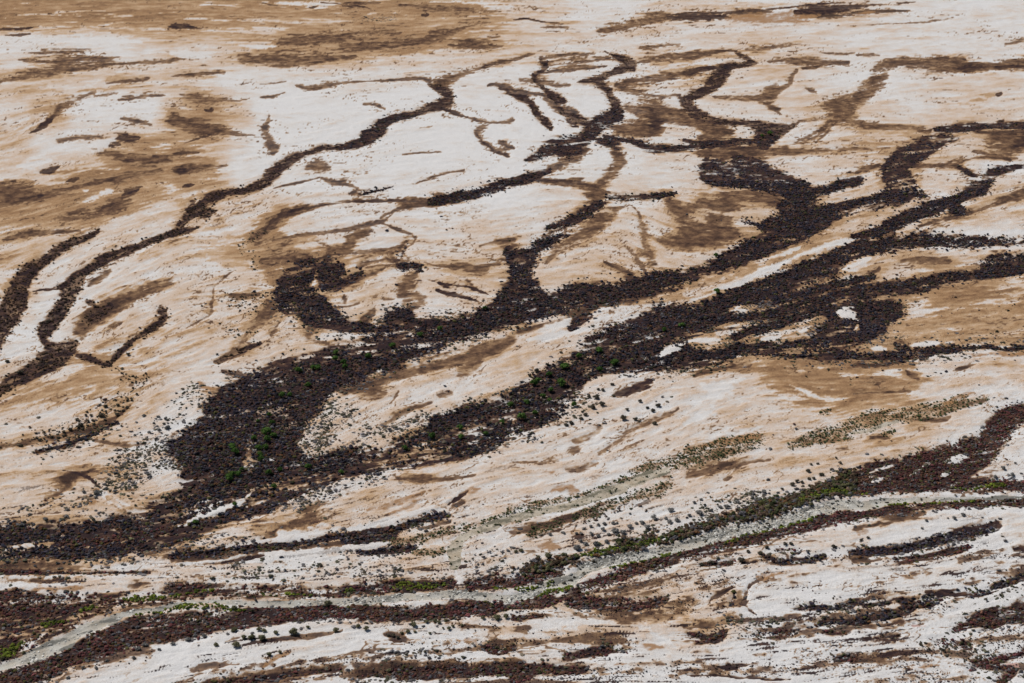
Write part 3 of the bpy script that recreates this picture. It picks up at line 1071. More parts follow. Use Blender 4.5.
def ground_material():
    m, nt, b = new_mat('salt_and_mud', 0.92)
    geo = nt.nodes.new('ShaderNodeNewGeometry'); pos = geo.outputs['Position']
    fine = noise(nt, 0.75, 6, 0.75, pos)
    mid = noise(nt, 0.12, 5, 0.65, pos)
    tone = attr(nt, 'tone').outputs['Fac']
    jig = math_n(nt, 'ADD', math_n(nt, 'MULTIPLY', math_n(nt, 'SUBTRACT', fine, 0.5), 0.55),
                 math_n(nt, 'MULTIPLY', math_n(nt, 'SUBTRACT', mid, 0.5), 0.22))
    t2 = math_n(nt, 'ADD', tone, jig, True)
    base = ramp(nt, t2, [(0.0, (0.65, 0.64, 0.63)), (0.15, (0.62, 0.59, 0.56)), (0.34, (0.585, 0.475, 0.39)),
                         (0.54, (0.49, 0.335, 0.205)), (0.74, (0.35, 0.212, 0.112)), (1.0, (0.18, 0.10, 0.056))])
    def edge(name, gain=1.0, width=0.5, mid_=0.5):
        a = attr(nt, name).outputs['Fac']
        s = math_n(nt, 'ADD', a, math_n(nt, 'MULTIPLY', math_n(nt, 'SUBTRACT', fine, 0.5), 0.45))
        r = nt.nodes.new('ShaderNodeMapRange'); nt.links.new(s, r.inputs['Value'])
        r.inputs['From Min'].default_value = mid_ - width / 2; r.inputs['From Max'].default_value = mid_ + width / 2
        r.inputs['To Max'].default_value = gain
        return r.outputs['Result']
    wet = math_n(nt, 'ADD', attr(nt, 'mud').outputs['Fac'], math_n(nt, 'MULTIPLY', math_n(nt, 'SUBTRACT', mid, 0.5), 1.3), True)
    mud_c = ramp(nt, wet, [(0.3, (0.41, 0.27, 0.155)), (0.55, (0.235, 0.14, 0.078)), (0.8, (0.108, 0.061, 0.040)), (1.0, (0.048, 0.029, 0.024))])
    c = mixc(nt, edge('mud', 0.95, 0.34, 0.36), base, mud_c)
    c = mixc(nt, edge('rust', 0.9, 0.7), c, mixc(nt, fine, (0.24, 0.12, 0.055), (0.42, 0.25, 0.125)))
    c = mixc(nt, edge('pink', 0.8), c, (0.45, 0.27, 0.23))
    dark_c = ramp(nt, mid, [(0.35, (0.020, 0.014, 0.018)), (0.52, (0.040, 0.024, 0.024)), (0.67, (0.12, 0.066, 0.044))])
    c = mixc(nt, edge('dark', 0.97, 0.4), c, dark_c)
    grit = noise(nt, 1.7, 4, 0.8, pos)
    gv = math_n(nt, 'ADD', math_n(nt, 'MULTIPLY', math_n(nt, 'SUBTRACT', grit, 0.5), 0.9), 1.0)
    mul = nt.nodes.new('ShaderNodeVectorMath'); mul.operation = 'SCALE'
    nt.links.new(c, mul.inputs[0]); nt.links.new(gv, mul.inputs['Scale']); c = mul.outputs['Vector']
    nt.links.new(c, b.inputs['Base Color'])
    bump = nt.nodes.new('ShaderNodeBump'); bump.inputs['Strength'].default_value = 0.7; bump.inputs['Distance'].default_value = 0.6
    nt.links.new(fine, bump.inputs['Height']); nt.links.new(bump.outputs['Normal'], b.inputs['Normal'])
    return m

def river_material(name, lo, hi, dirt):
    m, nt, b = new_mat(name, 0.85)
    geo = nt.nodes.new('ShaderNodeNewGeometry'); pos = geo.outputs['Position']
    fine = noise(nt, 0.9, 5, 0.7, pos); mid = noise(nt, 0.10, 4, 0.6, pos)
    st = math_n(nt, 'ADD', attr(nt, 'strand').outputs['Fac'], math_n(nt, 'MULTIPLY', math_n(nt, 'SUBTRACT', fine, 0.5), 1.0), True)
    c = mixc(nt, math_n(nt, 'MULTIPLY', math_n(nt, 'SUBTRACT', mid, 0.40, True), 4.0, True), hi, dirt)
    c = mixc(nt, math_n(nt, 'MULTIPLY', math_n(nt, 'SUBTRACT', st, 0.52, True), 3.0, True), c, lo)
    nt.links.new(c, b.inputs['Base Color'])
    bump = nt.nodes.new('ShaderNodeBump'); bump.inputs['Strength'].default_value = 0.8; bump.inputs['Distance'].default_value = 0.7
    nt.links.new(fine, bump.inputs['Height']); nt.links.new(bump.outputs['Normal'], b.inputs['Normal'])
    return m

M_GROUND = ground_material()
M_RIVER = river_material('pale_river_gravel', (0.19, 0.185, 0.165), (0.50, 0.485, 0.44), (0.43, 0.385, 0.315))
M_TRIB = river_material('tan_river_gravel', (0.17, 0.155, 0.115), (0.50, 0.45, 0.37), (0.40, 0.33, 0.24))

def leaf_material(name, dark, light, instanced=False, spread=0.5):
    m, nt, b = new_mat(name, 0.8)
    if instanced:
        tint = attr(nt, 'tint', 'INSTANCER').outputs['Color']
    else:
        oi = nt.nodes.new('ShaderNodeObjectInfo')
        tint = mixc(nt, oi.outputs['Random'], dark, light)
    geo = nt.nodes.new('ShaderNodeNewGeometry')
    n = noise(nt, 0.8, 3, 0.6, geo.outputs['Position'])
    v = math_n(nt, 'ADD', math_n(nt, 'MULTIPLY', n, 1.2), 0.4)
    mul = nt.nodes.new('ShaderNodeVectorMath'); mul.operation = 'SCALE'
    nt.links.new(tint, mul.inputs[0]); nt.links.new(v, mul.inputs['Scale'])
    nt.links.new(mul.outputs['Vector'], b.inputs['Base Color'])
    tr = nt.nodes.new('ShaderNodeBsdfTranslucent'); nt.links.new(mul.outputs['Vector'], tr.inputs['Color'])
    mx = nt.nodes.new('ShaderNodeMixShader'); mx.inputs[0].default_value = 0.38
    nt.links.new(b.outputs[0], mx.inputs[1]); nt.links.new(tr.outputs[0], mx.inputs[2])
    nt.links.new(mx.outputs[0], nt.nodes['Material Output'].inputs['Surface'])
    return m

# ------------------------------------------------------------------ ground sheets
def link(o): scene.collection.objects.link(o); return o
def mesh_grid(name, X, Y, Zv, facemask, attrs, mat):
    nv, nu = X.shape
    idx = np.arange(nv * nu).reshape(nv, nu)
    f = np.stack([idx[:-1, :-1], idx[:-1, 1:], idx[1:, 1:], idx[1:, :-1]], -1)[facemask]
    used = np.zeros(nv * nu, bool); used[f.ravel()] = True
    remap = np.cumsum(used) - 1
    f = remap[f]
    co = np.stack([X.ravel()[used], Y.ravel()[used], Zv.ravel()[used]], -1).astype(np.float32)
    me = bpy.data.meshes.new(name)
    me.vertices.add(len(co)); me.vertices.foreach_set('co', co.ravel())
    me.loops.add(f.size); me.loops.foreach_set('vertex_index', f.ravel().astype(np.int32))
    me.polygons.add(len(f)); me.polygons.foreach_set('loop_start', np.arange(0, f.size, 4, dtype=np.int32))
    me.polygons.foreach_set('use_smooth', np.ones(len(f), bool))
    me.update(calc_edges=True)
    for k, a in attrs.items():
        at = me.attributes.new(k, 'FLOAT', 'POINT'); at.data.foreach_set('value', a.ravel()[used].astype(np.float32))
    me.materials.append(mat)
    return link(bpy.data.objects.new(name, me))

# widen the survey grid to the horizon and behind the viewpoint
cxs = (US - 512.0) / FOC
left = cxs[0] - np.geomspace(0.02, 2.4, 14)[::-1]; right = cxs[-1] + np.geomspace(0.02, 2.4, 14)
CX = np.concatenate([left, cxs, right])
tv_ = t_of(VS); yv = ground_xy(512.0, VS)[1]
y_far = yv[-1] + np.geomspace(60, 70000, 26); t_far = tv_[-1] * (y_far / yv[-1])
y_near = yv[0] - np.geomspace(15, 6000, 22)[::-1]; t_near = np.maximum(tv_[0], np.abs(y_near) * 0.6)
ALLY = np.concatenate([y_near, yv, y_far]); ALLT = np.concatenate([t_near, tv_, t_far])
BX = CX[None, :] * ALLT[:, None]
BY = np.repeat(ALLY[:, None], len(CX), 1)
def widen(a, fill=None):
    r = np.pad(a, ((22, 26), (14, 14)), mode='edge')
    if fill is not None:
        k = np.ones(r.shape, np.float32); k[22:-26, 14:-14] = 0
        r = np.where(k > 0, fill, r)
    return r
far_tone = 0.30 + 0.9 * (fbm(BX / 260.0, BY / 260.0, 5, 0.6) - 0.5) * 2
outs = dict(tone=widen(T, np.clip(far_tone, 0, 1)), mud=widen(MUD, 0.0), dark=widen(DARK, 0.0), rust=widen(RUST, 0.0), pink=widen(PINK, 0.0))
BZ = widen(Z, 0.0); BZ[22:-26, 14:-14] = Z
R4 = np.zeros(BX.shape); Q4 = np.zeros(BX.shape)
R4[22:-26, 14:-14] = LAY['r']; Q4[22:-26, 14:-14] = LAY['q']
fr = (R4[:-1, :-1] + R4[1:, :-1] + R4[:-1, 1:] + R4[1:, 1:]) / 4 > 0.5
fq = ((Q4[:-1, :-1] + Q4[1:, :-1] + Q4[:-1, 1:] + Q4[1:, 1:]) / 4 > 0.5) & ~fr
ground = mesh_grid('ground', BX, BY, BZ, ~(fr | fq), outs, M_GROUND)
strand = dict(strand=widen(np.clip(0.5 + 0.20 * S1 + 0.16 * L1 + 0.12 * S0 + 0.1 * L0, 0, 1)))
river = mesh_grid('river_bed', BX, BY, BZ, fr, strand, M_RIVER)
trib = mesh_grid('tributary_bed', BX, BY, BZ, fq, strand, M_TRIB)
for o, l, c in ((ground, 'salt white and tan flood plain with brown mud gullies', 'ground'),
                (river, 'pale grey gravel river bed along the lower edge', 'river bed'),
                (trib, 'tan gravel bed of the side stream between two rows of small trees', 'stream bed')):
    o['kind'] = 'structure'; o['label'] = l; o['category'] = c

def lookup(a, u, v):
    jj = np.clip(np.rint((u + 60) / 1.15).astype(int), 0, NU - 1); ii = np.clip(np.rint(710.0 - v).astype(int), 0, NV - 1)
    return a[ii, jj]
def ground_z(x, y):
    u, v = survey_uv(x, y)
    return lookup(Z, u, v)

# ------------------------------------------------------------------ plant shapes
def add_core(V, F, c, r, squash, seed):
    """uneven low dome, 6 x 3 rings"""
    rr = random.Random(seed); base = len(V); n = 7
    rings = [(-0.55, 0.72), (0.0, 1.0), (0.5, 0.82), (0.85, 0.42)]
    for h, w in rings:
        for k in range(n):
            a = 2 * math.pi * (k + rr.uniform(-.3, .3)) / n; q = r * w * rr.uniform(0.7, 1.12)
            V.append((c[0] + q * math.cos(a), c[1] + q * math.sin(a), c[2] + r * squash * (h + rr.uniform(-.12, .12))))
    for j in range(len(rings) - 1):
        for k in range(n):
            a, b = base + j * n + k, base + j * n + (k + 1) % n
            F.append((a, b, b + n, a + n))
    V.append((c[0], c[1], c[2] + r * squash * 1.02)); top = len(V) - 1
    o = base + (len(rings) - 1) * n
    for k in range(n): F.append((o + k, o + (k + 1) % n, top))
def add_leaves(V, F, c, r, squash, count, size, seed):
    rr = random.Random(seed)
    for _ in range(count):
        z = rr.uniform(-0.6, 1.0); a = rr.uniform(0, 2 * math.pi); s = math.sqrt(max(0, 1 - z * z)); q = r * rr.uniform(0.82, 1.15)
        p = Vector((c[0] + q * s * math.cos(a), c[1] + q * s * math.sin(a), c[2] + q * squash * z))
        d1 = Vector((rr.gauss(0, 1), rr.gauss(0, 1), rr.gauss(0, 1))).normalized()
        d2 = d1.cross(Vector((rr.gauss(0, 1), rr.gauss(0, 1), rr.gauss(0, 1)))).normalized()
        l = size * rr.uniform(0.6, 1.4); b = len(V)
        V.extend([tuple(p - d1 * l), tuple(p + d2 * l * 0.6), tuple(p + d1 * l), tuple(p - d2 * l * 0.6)]); F.append((b, b + 1, b + 2, b + 3))
def crown_mesh(name, seed, mat, lobes, leaves, height, tall=1.0):
    """crown about 2 m across and `height` m tall, standing from z = 0 up"""
    rr = random.Random(seed); V, F = [], []
    for k in range(lobes):
        a = 2 * math.pi * k / lobes + rr.uniform(-.5, .5); d = rr.uniform(0.25, 0.62) if k else 0.0
        r = rr.uniform(0.38, 0.62) if k else 0.62
        z = height * (0.42 + rr.uniform(-.08, .16)) if k else height * 0.58
        c = (d * math.cos(a), d * math.sin(a), z); sq = height * 0.58 * tall * rr.uniform(.85, 1.1)
        add_core(V, F, c, r * 0.86, sq, seed * 31 + k)
        add_leaves(V, F, c, r, sq, leaves, 0.13, seed * 77 + k)
    me = bpy.data.meshes.new(name); me.from_pydata(V, [], F); me.materials.append(mat); me.update()
    return me
def trunk_mesh(name, seed, mat, height, stems):
    rr = random.Random(seed); V, F = [], []; n = 5
    for k in range(stems):
        a = 2 * math.pi * k / stems + rr.uniform(-.4, .4); lean = 0.38 * (stems > 1) + rr.uniform(0, .12)
        pts = [(0.05 * math.cos(a), 0.05 * math.sin(a), -0.25, 0.10), (0.4 * lean * math.cos(a), 0.4 * lean * math.sin(a), height * .4, 0.07),
               (lean * math.cos(a + .3), lean * math.sin(a + .3), height * .85, 0.03)]
        base = len(V)
        for x, y, z, r in pts:
            for q in range(n):
                b = 2 * math.pi * q / n; V.append((x + r * math.cos(b), y + r * math.sin(b), z))
        for j in range(2):
            for q in range(n):
                s, t = base + j * n + q, base + j * n + (q + 1) % n; F.append((s, t, t + n, s + n))
    me = bpy.data.meshes.new(name); me.from_pydata(V, [], F); me.materials.append(mat); me.update()
    return me
M_BARK, _nt, _b = new_mat('grey_bark'); 
_nt.links.new(mixc(_nt, noise(_nt, 3.0), (0.07, 0.055, 0.045), (0.15, 0.125, 0.105)), _b.inputs['Base Color'])

# ------------------------------------------------------------------ masses of scrub (nobody could count it)
M_SCRUB = leaf_material('scrub_leaves', None, None, instanced=True)
scrub_col = bpy.data.collections.new('scrub_shapes')
for k in range(5):
    o = bpy.data.objects.new('scrub_shape', crown_mesh('scrub_shape', 100 + k, M_SCRUB, 4, 9, 1.25 + 0.1 * k)); scrub_col.objects.link(o)
M_STONE, _nt, _b = new_mat('pale_stone', 0.9)
_nt.links.new(attr(_nt, 'tint', 'INSTANCER').outputs['Color'], _b.inputs['Base Color'])
stone_col = bpy.data.collections.new('stone_shapes')
for k in range(3):
    V, F = [], []; add_core(V, F, (0, 0, 0.2), 1.0, 0.6, 900 + k)
    me = bpy.data.meshes.new('stone_shape'); me.from_pydata(V, [], F); me.materials.append(M_STONE)
    stone_col.objects.link(bpy.data.objects.new('stone_shape', me))

def scatter_tree(col):
    ng = bpy.data.node_groups.new('scatter_' + col.name, 'GeometryNodeTree')
    ng.interface.new_socket('Geometry', in_out='INPUT', socket_type='NodeSocketGeometry')
    ng.interface.new_socket('Geometry', in_out='OUTPUT', socket_type='NodeSocketGeometry')
    N = ng.nodes; L = ng.links
    i = N.new('NodeGroupInput'); o = N.new('NodeGroupOutput'); inst = N.new('GeometryNodeInstanceOnPoints')
    ci = N.new('GeometryNodeCollectionInfo'); ci.inputs['Collection'].default_value = col
    ci.inputs['Separate Children'].default_value = True; ci.inputs['Reset Children'].default_value = True
    def named(name, typ):
        a = N.new('GeometryNodeInputNamedAttribute'); a.data_type = typ; a.inputs['Name'].default_value = name; return a.outputs['Attribute']
    L.new(i.outputs[0], inst.inputs['Points']); L.new(ci.outputs[0], inst.inputs['Instance'])
    inst.inputs['Pick Instance'].default_value = True
    L.new(named('shape', 'INT'), inst.inputs['Instance Index'])
    L.new(named('turn', 'FLOAT_VECTOR'), inst.inputs['Rotation'])
    L.new(named('size', 'FLOAT_VECTOR'), inst.inputs['Scale'])
    L.new(inst.outputs[0], o.inputs[0])
    return ng
SCRUB_NG = scatter_tree(scrub_col); STONE_NG = scatter_tree(stone_col)
def mass(name, label, cat, xyz, size, tint, ng, nshape):
    n = len(xyz)
    me = bpy.data.meshes.new(name); me.vertices.add(n); me.vertices.foreach_set('co', xyz.astype(np.float32).ravel())
    turn = np.zeros((n, 3), np.float32); turn[:, 2] = rng.random(n) * 6.283; turn[:, :2] = rng.normal(0, 0.08, (n, 2))
    a = me.attributes.new('shape', 'INT', 'POINT'); a.data.foreach_set('value', rng.integers(0, nshape, n).astype(np.int32))
    a = me.attributes.new('turn', 'FLOAT_VECTOR', 'POINT'); a.data.foreach_set('vector', turn.ravel())
    a = me.attributes.new('size', 'FLOAT_VECTOR', 'POINT'); a.data.foreach_set('vector', size.astype(np.float32).ravel())
    a = me.attributes.new('tint', 'FLOAT_COLOR', 'POINT'); a.data.foreach_set('color', np.hstack([tint, np.ones((n, 1))]).astype(np.float32).ravel())
    o = link(bpy.data.objects.new(name, me))
    md = o.modifiers.new('scatter', 'NODES'); md.node_group = ng
    o['kind'] = 'stuff'; o['label'] = label; o['category'] = cat
    return o

def candidates(cells):
    out = []
    for (y0, y1, c) in cells:
        wmax = y1 * 0.30 + 150
        xs = np.arange(-wmax, wmax, c); ys = np.arange(y0, y1, c)
        X, Y = np.meshgrid(xs, ys)
        X = X + rng.uniform(-.5, .5, X.shape) * c; Y = Y + rng.uniform(-.5, .5, Y.shape) * c
        out.append(np.stack([X.ravel(), Y.ravel(), np.full(X.size, c)], 1))
    P = np.vstack(out); u, v = survey_uv(P[:, 0], P[:, 1])
    ok = (u > -58) & (u < 1082) & (v > -20) & (v < 708)
    return P[ok], u[ok], v[ok]
P, pu, pv = candidates([(660, 1000, 1.35), (1000, 1450, 1.55), (1450, 2400, 2.1)])
PALETTE = dict(
    v=[(0.078, 0.068, 0.092), (0.092, 0.062, 0.060), (0.060, 0.060, 0.086), (0.086, 0.080, 0.054), (0.112, 0.058, 0.054), (0.046, 0.043, 0.056)],
    u=[(0.115, 0.070, 0.050), (0.090, 0.062, 0.055), (0.130, 0.082, 0.050), (0.070, 0.056, 0.045)],
    x=[(0.130, 0.090, 0.075), (0.110, 0.065, 0.058), (0.120, 0.105, 0.098)],
    m=[(0.185, 0.072, 0.070), (0.165, 0.090, 0.062), (0.135, 0.105, 0.100), (0.205, 0.105, 0.074), (0.115, 0.108, 0.058), (0.135, 0.055, 0.056)],
    e=[(0.115, 0.135, 0.060), (0.145, 0.145, 0.080), (0.085, 0.105, 0.048)],
    s=[(0.23, 0.215, 0.215), (0.17, 0.16, 0.165), (0.19, 0.16, 0.12), (0.13, 0.125, 0.085)],
    d=[(0.10, 0.09, 0.07), (0.13, 0.11, 0.075)],
    h=[(0.125, 0.12, 0.062), (0.145, 0.10, 0.068), (0.085, 0.098, 0.046), (0.16, 0.11, 0.085)],
    g=[(0.16, 0.20, 0.032), (0.20, 0.23, 0.040), (0.10, 0.135, 0.035)])
DENS = dict(u=0.5, x=0.85, v=1.0, m=0.95, e=0.85, s=0.55, d=0.30, h=0.95, g=0.9)
SIZE = dict(u=(0.5, 1.5), x=(0.25, 0.8), v=(0.45, 1.7), m=(0.5, 1.5), e=(0.45, 1.15), s=(0.35, 1.7), d=(0.5, 1.35), h=(1.0, 2.2), g=(0.8, 1.5))
INFO = dict(v=('dark_scrub', 'dense dark purple brown scrub filling the main channels', 'scrub'),
            u=('open_scrub', 'open brown scrub dotting the thin outer channels', 'scrub'),
            x=('dry_tufts', 'tiny dry brown tufts over the white foreground flats', 'tufts'),
            m=('maroon_scrub', 'low maroon brown scrub on both banks of the pale river', 'scrub'),
            e=('streamside_scrub', 'rows of small olive green shrubs lining the side stream', 'scrub'),
            s=('sparse_shrubs', 'scattered small grey shrubs thinning out over the pale flats', 'shrubs'),
            d=('flat_shrubs', 'small dark shrubs along the curved gully on the tan flat', 'shrubs'),
            h=('bank_scrub', 'thick dark olive scrub hedge along the far bank of the river', 'scrub'),
            g=('green_reeds', 'bright green reeds and low growth at the edge of the river', 'reeds'))
taken = np.zeros(len(P), bool)
gapn = 0.5 * fbm(P[:, 0] / 16.0, P[:, 1] / 16.0, 3, 0.6) + 0.5 * (0.5 + 0.13 * lookup(S2, pu, pv))
hue = 0.6 * fbm(P[:, 0] / 28.0 + 3, P[:, 1] / 28.0, 3, 0.6) + 0.4 * (0.5 + 0.15 * lookup(S3, pu, pv))
far_thin = np.where(P[:, 2] > 2.0, 0.8, 1.0)
FRINGE = np.clip(blur(blur(LAY['v'], 7), 6) * 2.2, 0, 1) * (GV > 300) * (1 - LAY['w']) + np.clip(blur(blur(np.maximum(LAY['m'], LAY['h']), 6), 4) * 1.2, 0, 1)
LAY['x'] = np.maximum(LAY['x'], 0.35 * np.clip(MUD - 0.35, 0, 1) * (GV > 440))
LAY['s'] = np.maximum(LAY['s'], FRINGE * (1 - np.clip(RIV * 2, 0, 1)))
for k in 'gehmdvuxs':
    dens = lookup(np.maximum(LAY[k], 0.5 * blur(blur(LAY[k], 3), 2) * (1 - RIV) * (1 - np.clip(LAY['w'] * 1.5, 0, 1))) if k in 'vu' else LAY[k], pu, pv) * DENS[k]
    if k == 'e': dens = dens + 0.10 * lookup(LAY['q'], pu, pv)
    if k == 'd': dens = dens + lookup(LAY['r'], pu, pv) * np.where(pu > 470, 0.10, 0.02)
    if k in 'vmh': dens = dens * np.clip((gapn - 0.34) * 7, 0.15 if k == 'v' else 0.55, 1) * far_thin
    if k == 'x': dens = dens * np.clip((gapn - 0.36) * 6, 0.1, 1.6)
    if k in 's': dens = dens * np.clip((gapn - 0.38) * 7, 0.05, 2)
    sel = (~taken) & (rng.random(len(P)) < dens)
    taken |= sel
    q = P[sel]; n = len(q)
    lo, hi = SIZE[k]
    r = lo + (hi - lo) * rng.random(n) ** 2.0
    hz = r * rng.uniform(0.45, 0.8, n) * np.where(q[:, 2] > 2.0, 0.75, 1.0)
    if k == 's': hz = hz * 0.65
    pal = np.array(PALETTE[k])
    pick = np.clip(((hue[sel] - 0.5) * 2.2 + 0.5 + rng.normal(0, 0.3, n)) * len(pal), 0, len(pal) - 1).astype(int)
    tint = pal[pick] * np.exp(rng.normal(0, 0.32, (n, 1)) * np.where(q[:, 2:3] > 1.5, 0.6, 1.0))
    if k in 'vmh':
        odd = rng.random(n) * np.where(q[:, 2] > 1.5, 2.5, 1.0)
        tint = np.where((odd < 0.07)[:, None], np.array([[0.20, 0.105, 0.055]]), tint)
        tint = np.where(((odd > 0.07) & (odd < 0.12))[:, None], np.array([[0.15, 0.14, 0.055]]), tint)
        tint = np.where(((odd > 0.12) & (odd < 0.24))[:, None], np.array([[0.17, 0.162, 0.172]]), tint)
    z = ground_z(q[:, 0], q[:, 1]) - 0.15
    mass(*INFO[k], np.stack([q[:, 0], q[:, 1], z], 1), np.stack([r * rng.uniform(.7, 1.35, n), r * rng.uniform(.7, 1.35, n), hz], 1), tint, SCRUB_NG, 5)
    print(k, n)
# stones and gravel bars in the river bed
sd = lookup(LAY['r'], pu, pv) * 0.7 * np.clip((gapn - 0.4) * 8, 0.1, 1.5)
sel = (~taken) & (rng.random(len(P)) < sd); q = P[sel]; n = len(q)
r = rng.uniform(0.25, 0.85, n)
mass('river_stones', 'pale stones and gravel bars strewn over the river bed', 'stones',
     np.stack([q[:, 0], q[:, 1], ground_z(q[:, 0], q[:, 1])], 1), np.stack([r * 1.4, r, r * 0.6], 1),
     np.array([[0.55, 0.54, 0.50]]) * rng.uniform(0.2, 1.25, (n, 1)), STONE_NG, 3)

# ------------------------------------------------------------------ single trees and bushes
ORD = ['first', 'second', 'third', 'fourth', 'fifth', 'sixth', 'seventh', 'eighth', 'ninth', 'tenth', 'eleventh', 'twelfth', 'thirteenth',
       'fourteenth', 'fifteenth', 'sixteenth', 'seventeenth', 'eighteenth', 'nineteenth', 'twentieth', 'twenty-first', 'twenty-second',
       'twenty-third', 'twenty-fourth', 'twenty-fifth', 'twenty-sixth', 'twenty-seventh', 'twenty-eighth', 'twenty-ninth', 'thirtieth',
       'thirty-first', 'thirty-second', 'thirty-third', 'thirty-fourth', 'thirty-fifth', 'thirty-sixth', 'thirty-seventh', 'thirty-eighth',
       'thirty-ninth', 'fortieth', 'forty-first', 'forty-second', 'forty-third', 'forty-fourth']
KIND = dict(
    green=(leaf_material('green_tree_leaves', (0.065, 0.125, 0.030), (0.115, 0.20, 0.048)), 1.65),
    grey=(leaf_material('grey_bush_leaves', (0.19, 0.186, 0.178), (0.30, 0.29, 0.275)), 1.2),
    dark=(leaf_material('dark_bush_leaves', (0.090, 0.082, 0.066), (0.145, 0.125, 0.090)), 1.25),
    olive=(leaf_material('olive_bush_leaves', (0.13, 0.13, 0.07), (0.20, 0.185, 0.11)), 1.3))
SHAPES = {k: [(crown_mesh(k + '_crown', 300 + 17 * n + len(k), m, 6, 26, h), trunk_mesh(k + '_trunk', 500 + n, M_BARK, h * 0.7, 1 if k == 'green' else 3))
              for n in range(4)] for k, (m, h) in KIND.items()}
def plant(name, label, cat, group, kind, u, v, r, rr):
    x, y = ground_xy(u, v)
    z = float(ground_z(np.array([x]), np.array([y]))[0])
    e = bpy.data.objects.new(name, None); e.empty_display_size = 1.0
    e.location = (x, y, z - 0.05); e.rotation_euler = (0, 0, rr.uniform(0, 6.28))
    s = r * rr.uniform(0.92, 1.1); e.scale = (s, s * rr.uniform(.85, 1.15), s * rr.uniform(.85, 1.1))
    e['label'] = label; e['category'] = cat; e['group'] = group
    link(e)
    crown, trunk = SHAPES[kind][rr.randrange(4)]
    for nm, me in (('trunk', trunk), ('crown', crown)):
        o = bpy.data.objects.new(nm, me); o.parent = e; link(o)
def row(name, kind, cat, group, text, pts, size):
    rr = random.Random(len(pts) * 7 + len(text))
    pp = sorted(parse(pts).tolist())
    for n, p in enumerate(pp):
        r = (p[2] if len(p) > 2 else size) * 0.5
        mpx = t_of(p[1]) / FOC
        v = p[1] + 0.42 * r                       # the traced point is the crown's middle, the foot lies a little nearer
        if len(pp) == 1: label = text
        elif n == 0: label = 'leftmost ' + text
        elif n == len(pp) - 1: label = 'rightmost ' + text
        else: label = ORD[n] + ' ' + text.replace(' of ', ' from the left of ', 1)
        plant(name, label, cat, group, kind, p[0], v, r * mpx * dict(green=1.2, grey=0.82, dark=0.85, olive=0.88)[kind], rr)
row('green_tree', 'green', 'tree', 'green trees in the wide scrub', 'green tree of those in the wide scrub above the pale strip',
    "266,431,9 274,435,6 267,439,7 254,437,6 232,446,7 235,451,8 259,447,7 266,446,6.5 260,454,6 272,422,5.5 269,414,5 282,395,6 290,394,5.5 308,385,6 258,420,4", 6)
row('green_tree', 'green', 'tree', 'green trees beside the pale strip', 'green tree of those beside the short pale strip',
    "229,478,8 233,473,6 239,473,6 242,468,5 269,472,6 280,469,5 308,466,7 274,486,6 195,521,6 235,504,5.5 261,458,7 341,471,6", 6)
row('green_tree', 'green', 'tree', 'green trees in the upper scrub arm', 'green tree of the upper scrub arm',
    "299,370,7 318,367,7 313,367,6 335,358,6 336,352,6 392,345,7 368,356,7 344,362,6 345,366,6 420,334,5 440,328,5 485,308,5", 6)
row('green_tree', 'green', 'tree', 'green trees in the lower scrub arm', 'green tree of the lower scrub arm',
    "432,436,6.5 461,436,6 460,427,5.5 510,404,6 502,421,5.5 486,433,5 405,447,5.5 599,350,7.5 579,356,5.5 614,362,8 565,366,8 600,369,6.5 549,374,7 534,383,7 538,379,5.5 561,383,9 551,390,5 527,401,6.5 543,395,5 550,399,4.5 535,412,5.5 522,417,8 574,405,7 682,325,5.5 664,329,5", 6)
row('green_tree', 'green', 'tree', 'green trees high up the channels', 'small green tree of the far channels', "716,255,5 717,291,6 770,133,5 762,136,4", 5)
row('bush', 'grey', 'bush', 'bushes at the foot of the maroon scrub', 'grey bush of the maroon scrub\'s lower fringe',
    "96,668,5.5 68,677,5 60,672,5.5 107,660,5 134,657,6 138,648,8 159,649,5 83,667,6 145,644,7 93,659,5 188,638,8 204,634,7 195,634,6 173,643,6 223,628,6", 6)
row('bush', 'olive', 'bush', 'bushes below the maroon scrub on the white flat', 'olive bush of the white flat below the long maroon bank',
    "234,629,8 276,632,7.5 294,631,12 308,627,5 336,629,9 236,644,11 216,644,7 262,637,10 252,637,8 244,637,7 269,654,6.5 280,652,5.5 259,629,6 264,630,7", 7)
row('river_tree', 'olive', 'tree', 'trees standing in the river bed', 'round dark tree of those at the river edge', "328,602,11 234,606,8", 9)
row('bush', 'olive', 'bush', 'bushes along the sandy shelf', 'round bush of the sandy shelf beneath the maroon bank',
    "358,626,6 366,628,8.5 414,624,8 435,620,6 439,622,6 446,620,6 408,631,6.5 402,632,4.5 415,631,5 449,628,6 453,626,5 462,625,5 443,628,4 483,617,7 497,617,8.5 506,616,8 427,621,6 430,633,4.5 454,617,5", 6)
row('bush', 'dark', 'bush', 'bushes on the small dark bank', 'dark bush of the small undercut bank on the white flat', "388,634,6 393,634,6 398,636,5", 6)
row('bush', 'grey', 'bush', 'grey bushes above the river hedge', 'grey bush of the cluster above the river hedge',
    "654,517,9 647,527,8 642,522,8 636,523,6 630,526,7 623,532,9 615,530,9 609,534,6 598,535,7 596,543,9 607,541,7 586,543,8 581,541,6 577,547,11 591,526,6 598,524,6 604,523,6 584,528,6 563,532,6 550,534,5 670,521,8 677,519,8 671,509,9 630,513,3.5 591,533,6 581,533,5 576,533,5 603,529,6 613,523,6 617,523,5 666,518,5", 6)
row('bush', 'olive', 'bush', 'bushes at the near end of the river hedge', 'olive bush of the river hedge\'s low end', "564,554,7 548,556,9 538,557,6 516,551,6 521,550,6", 6)
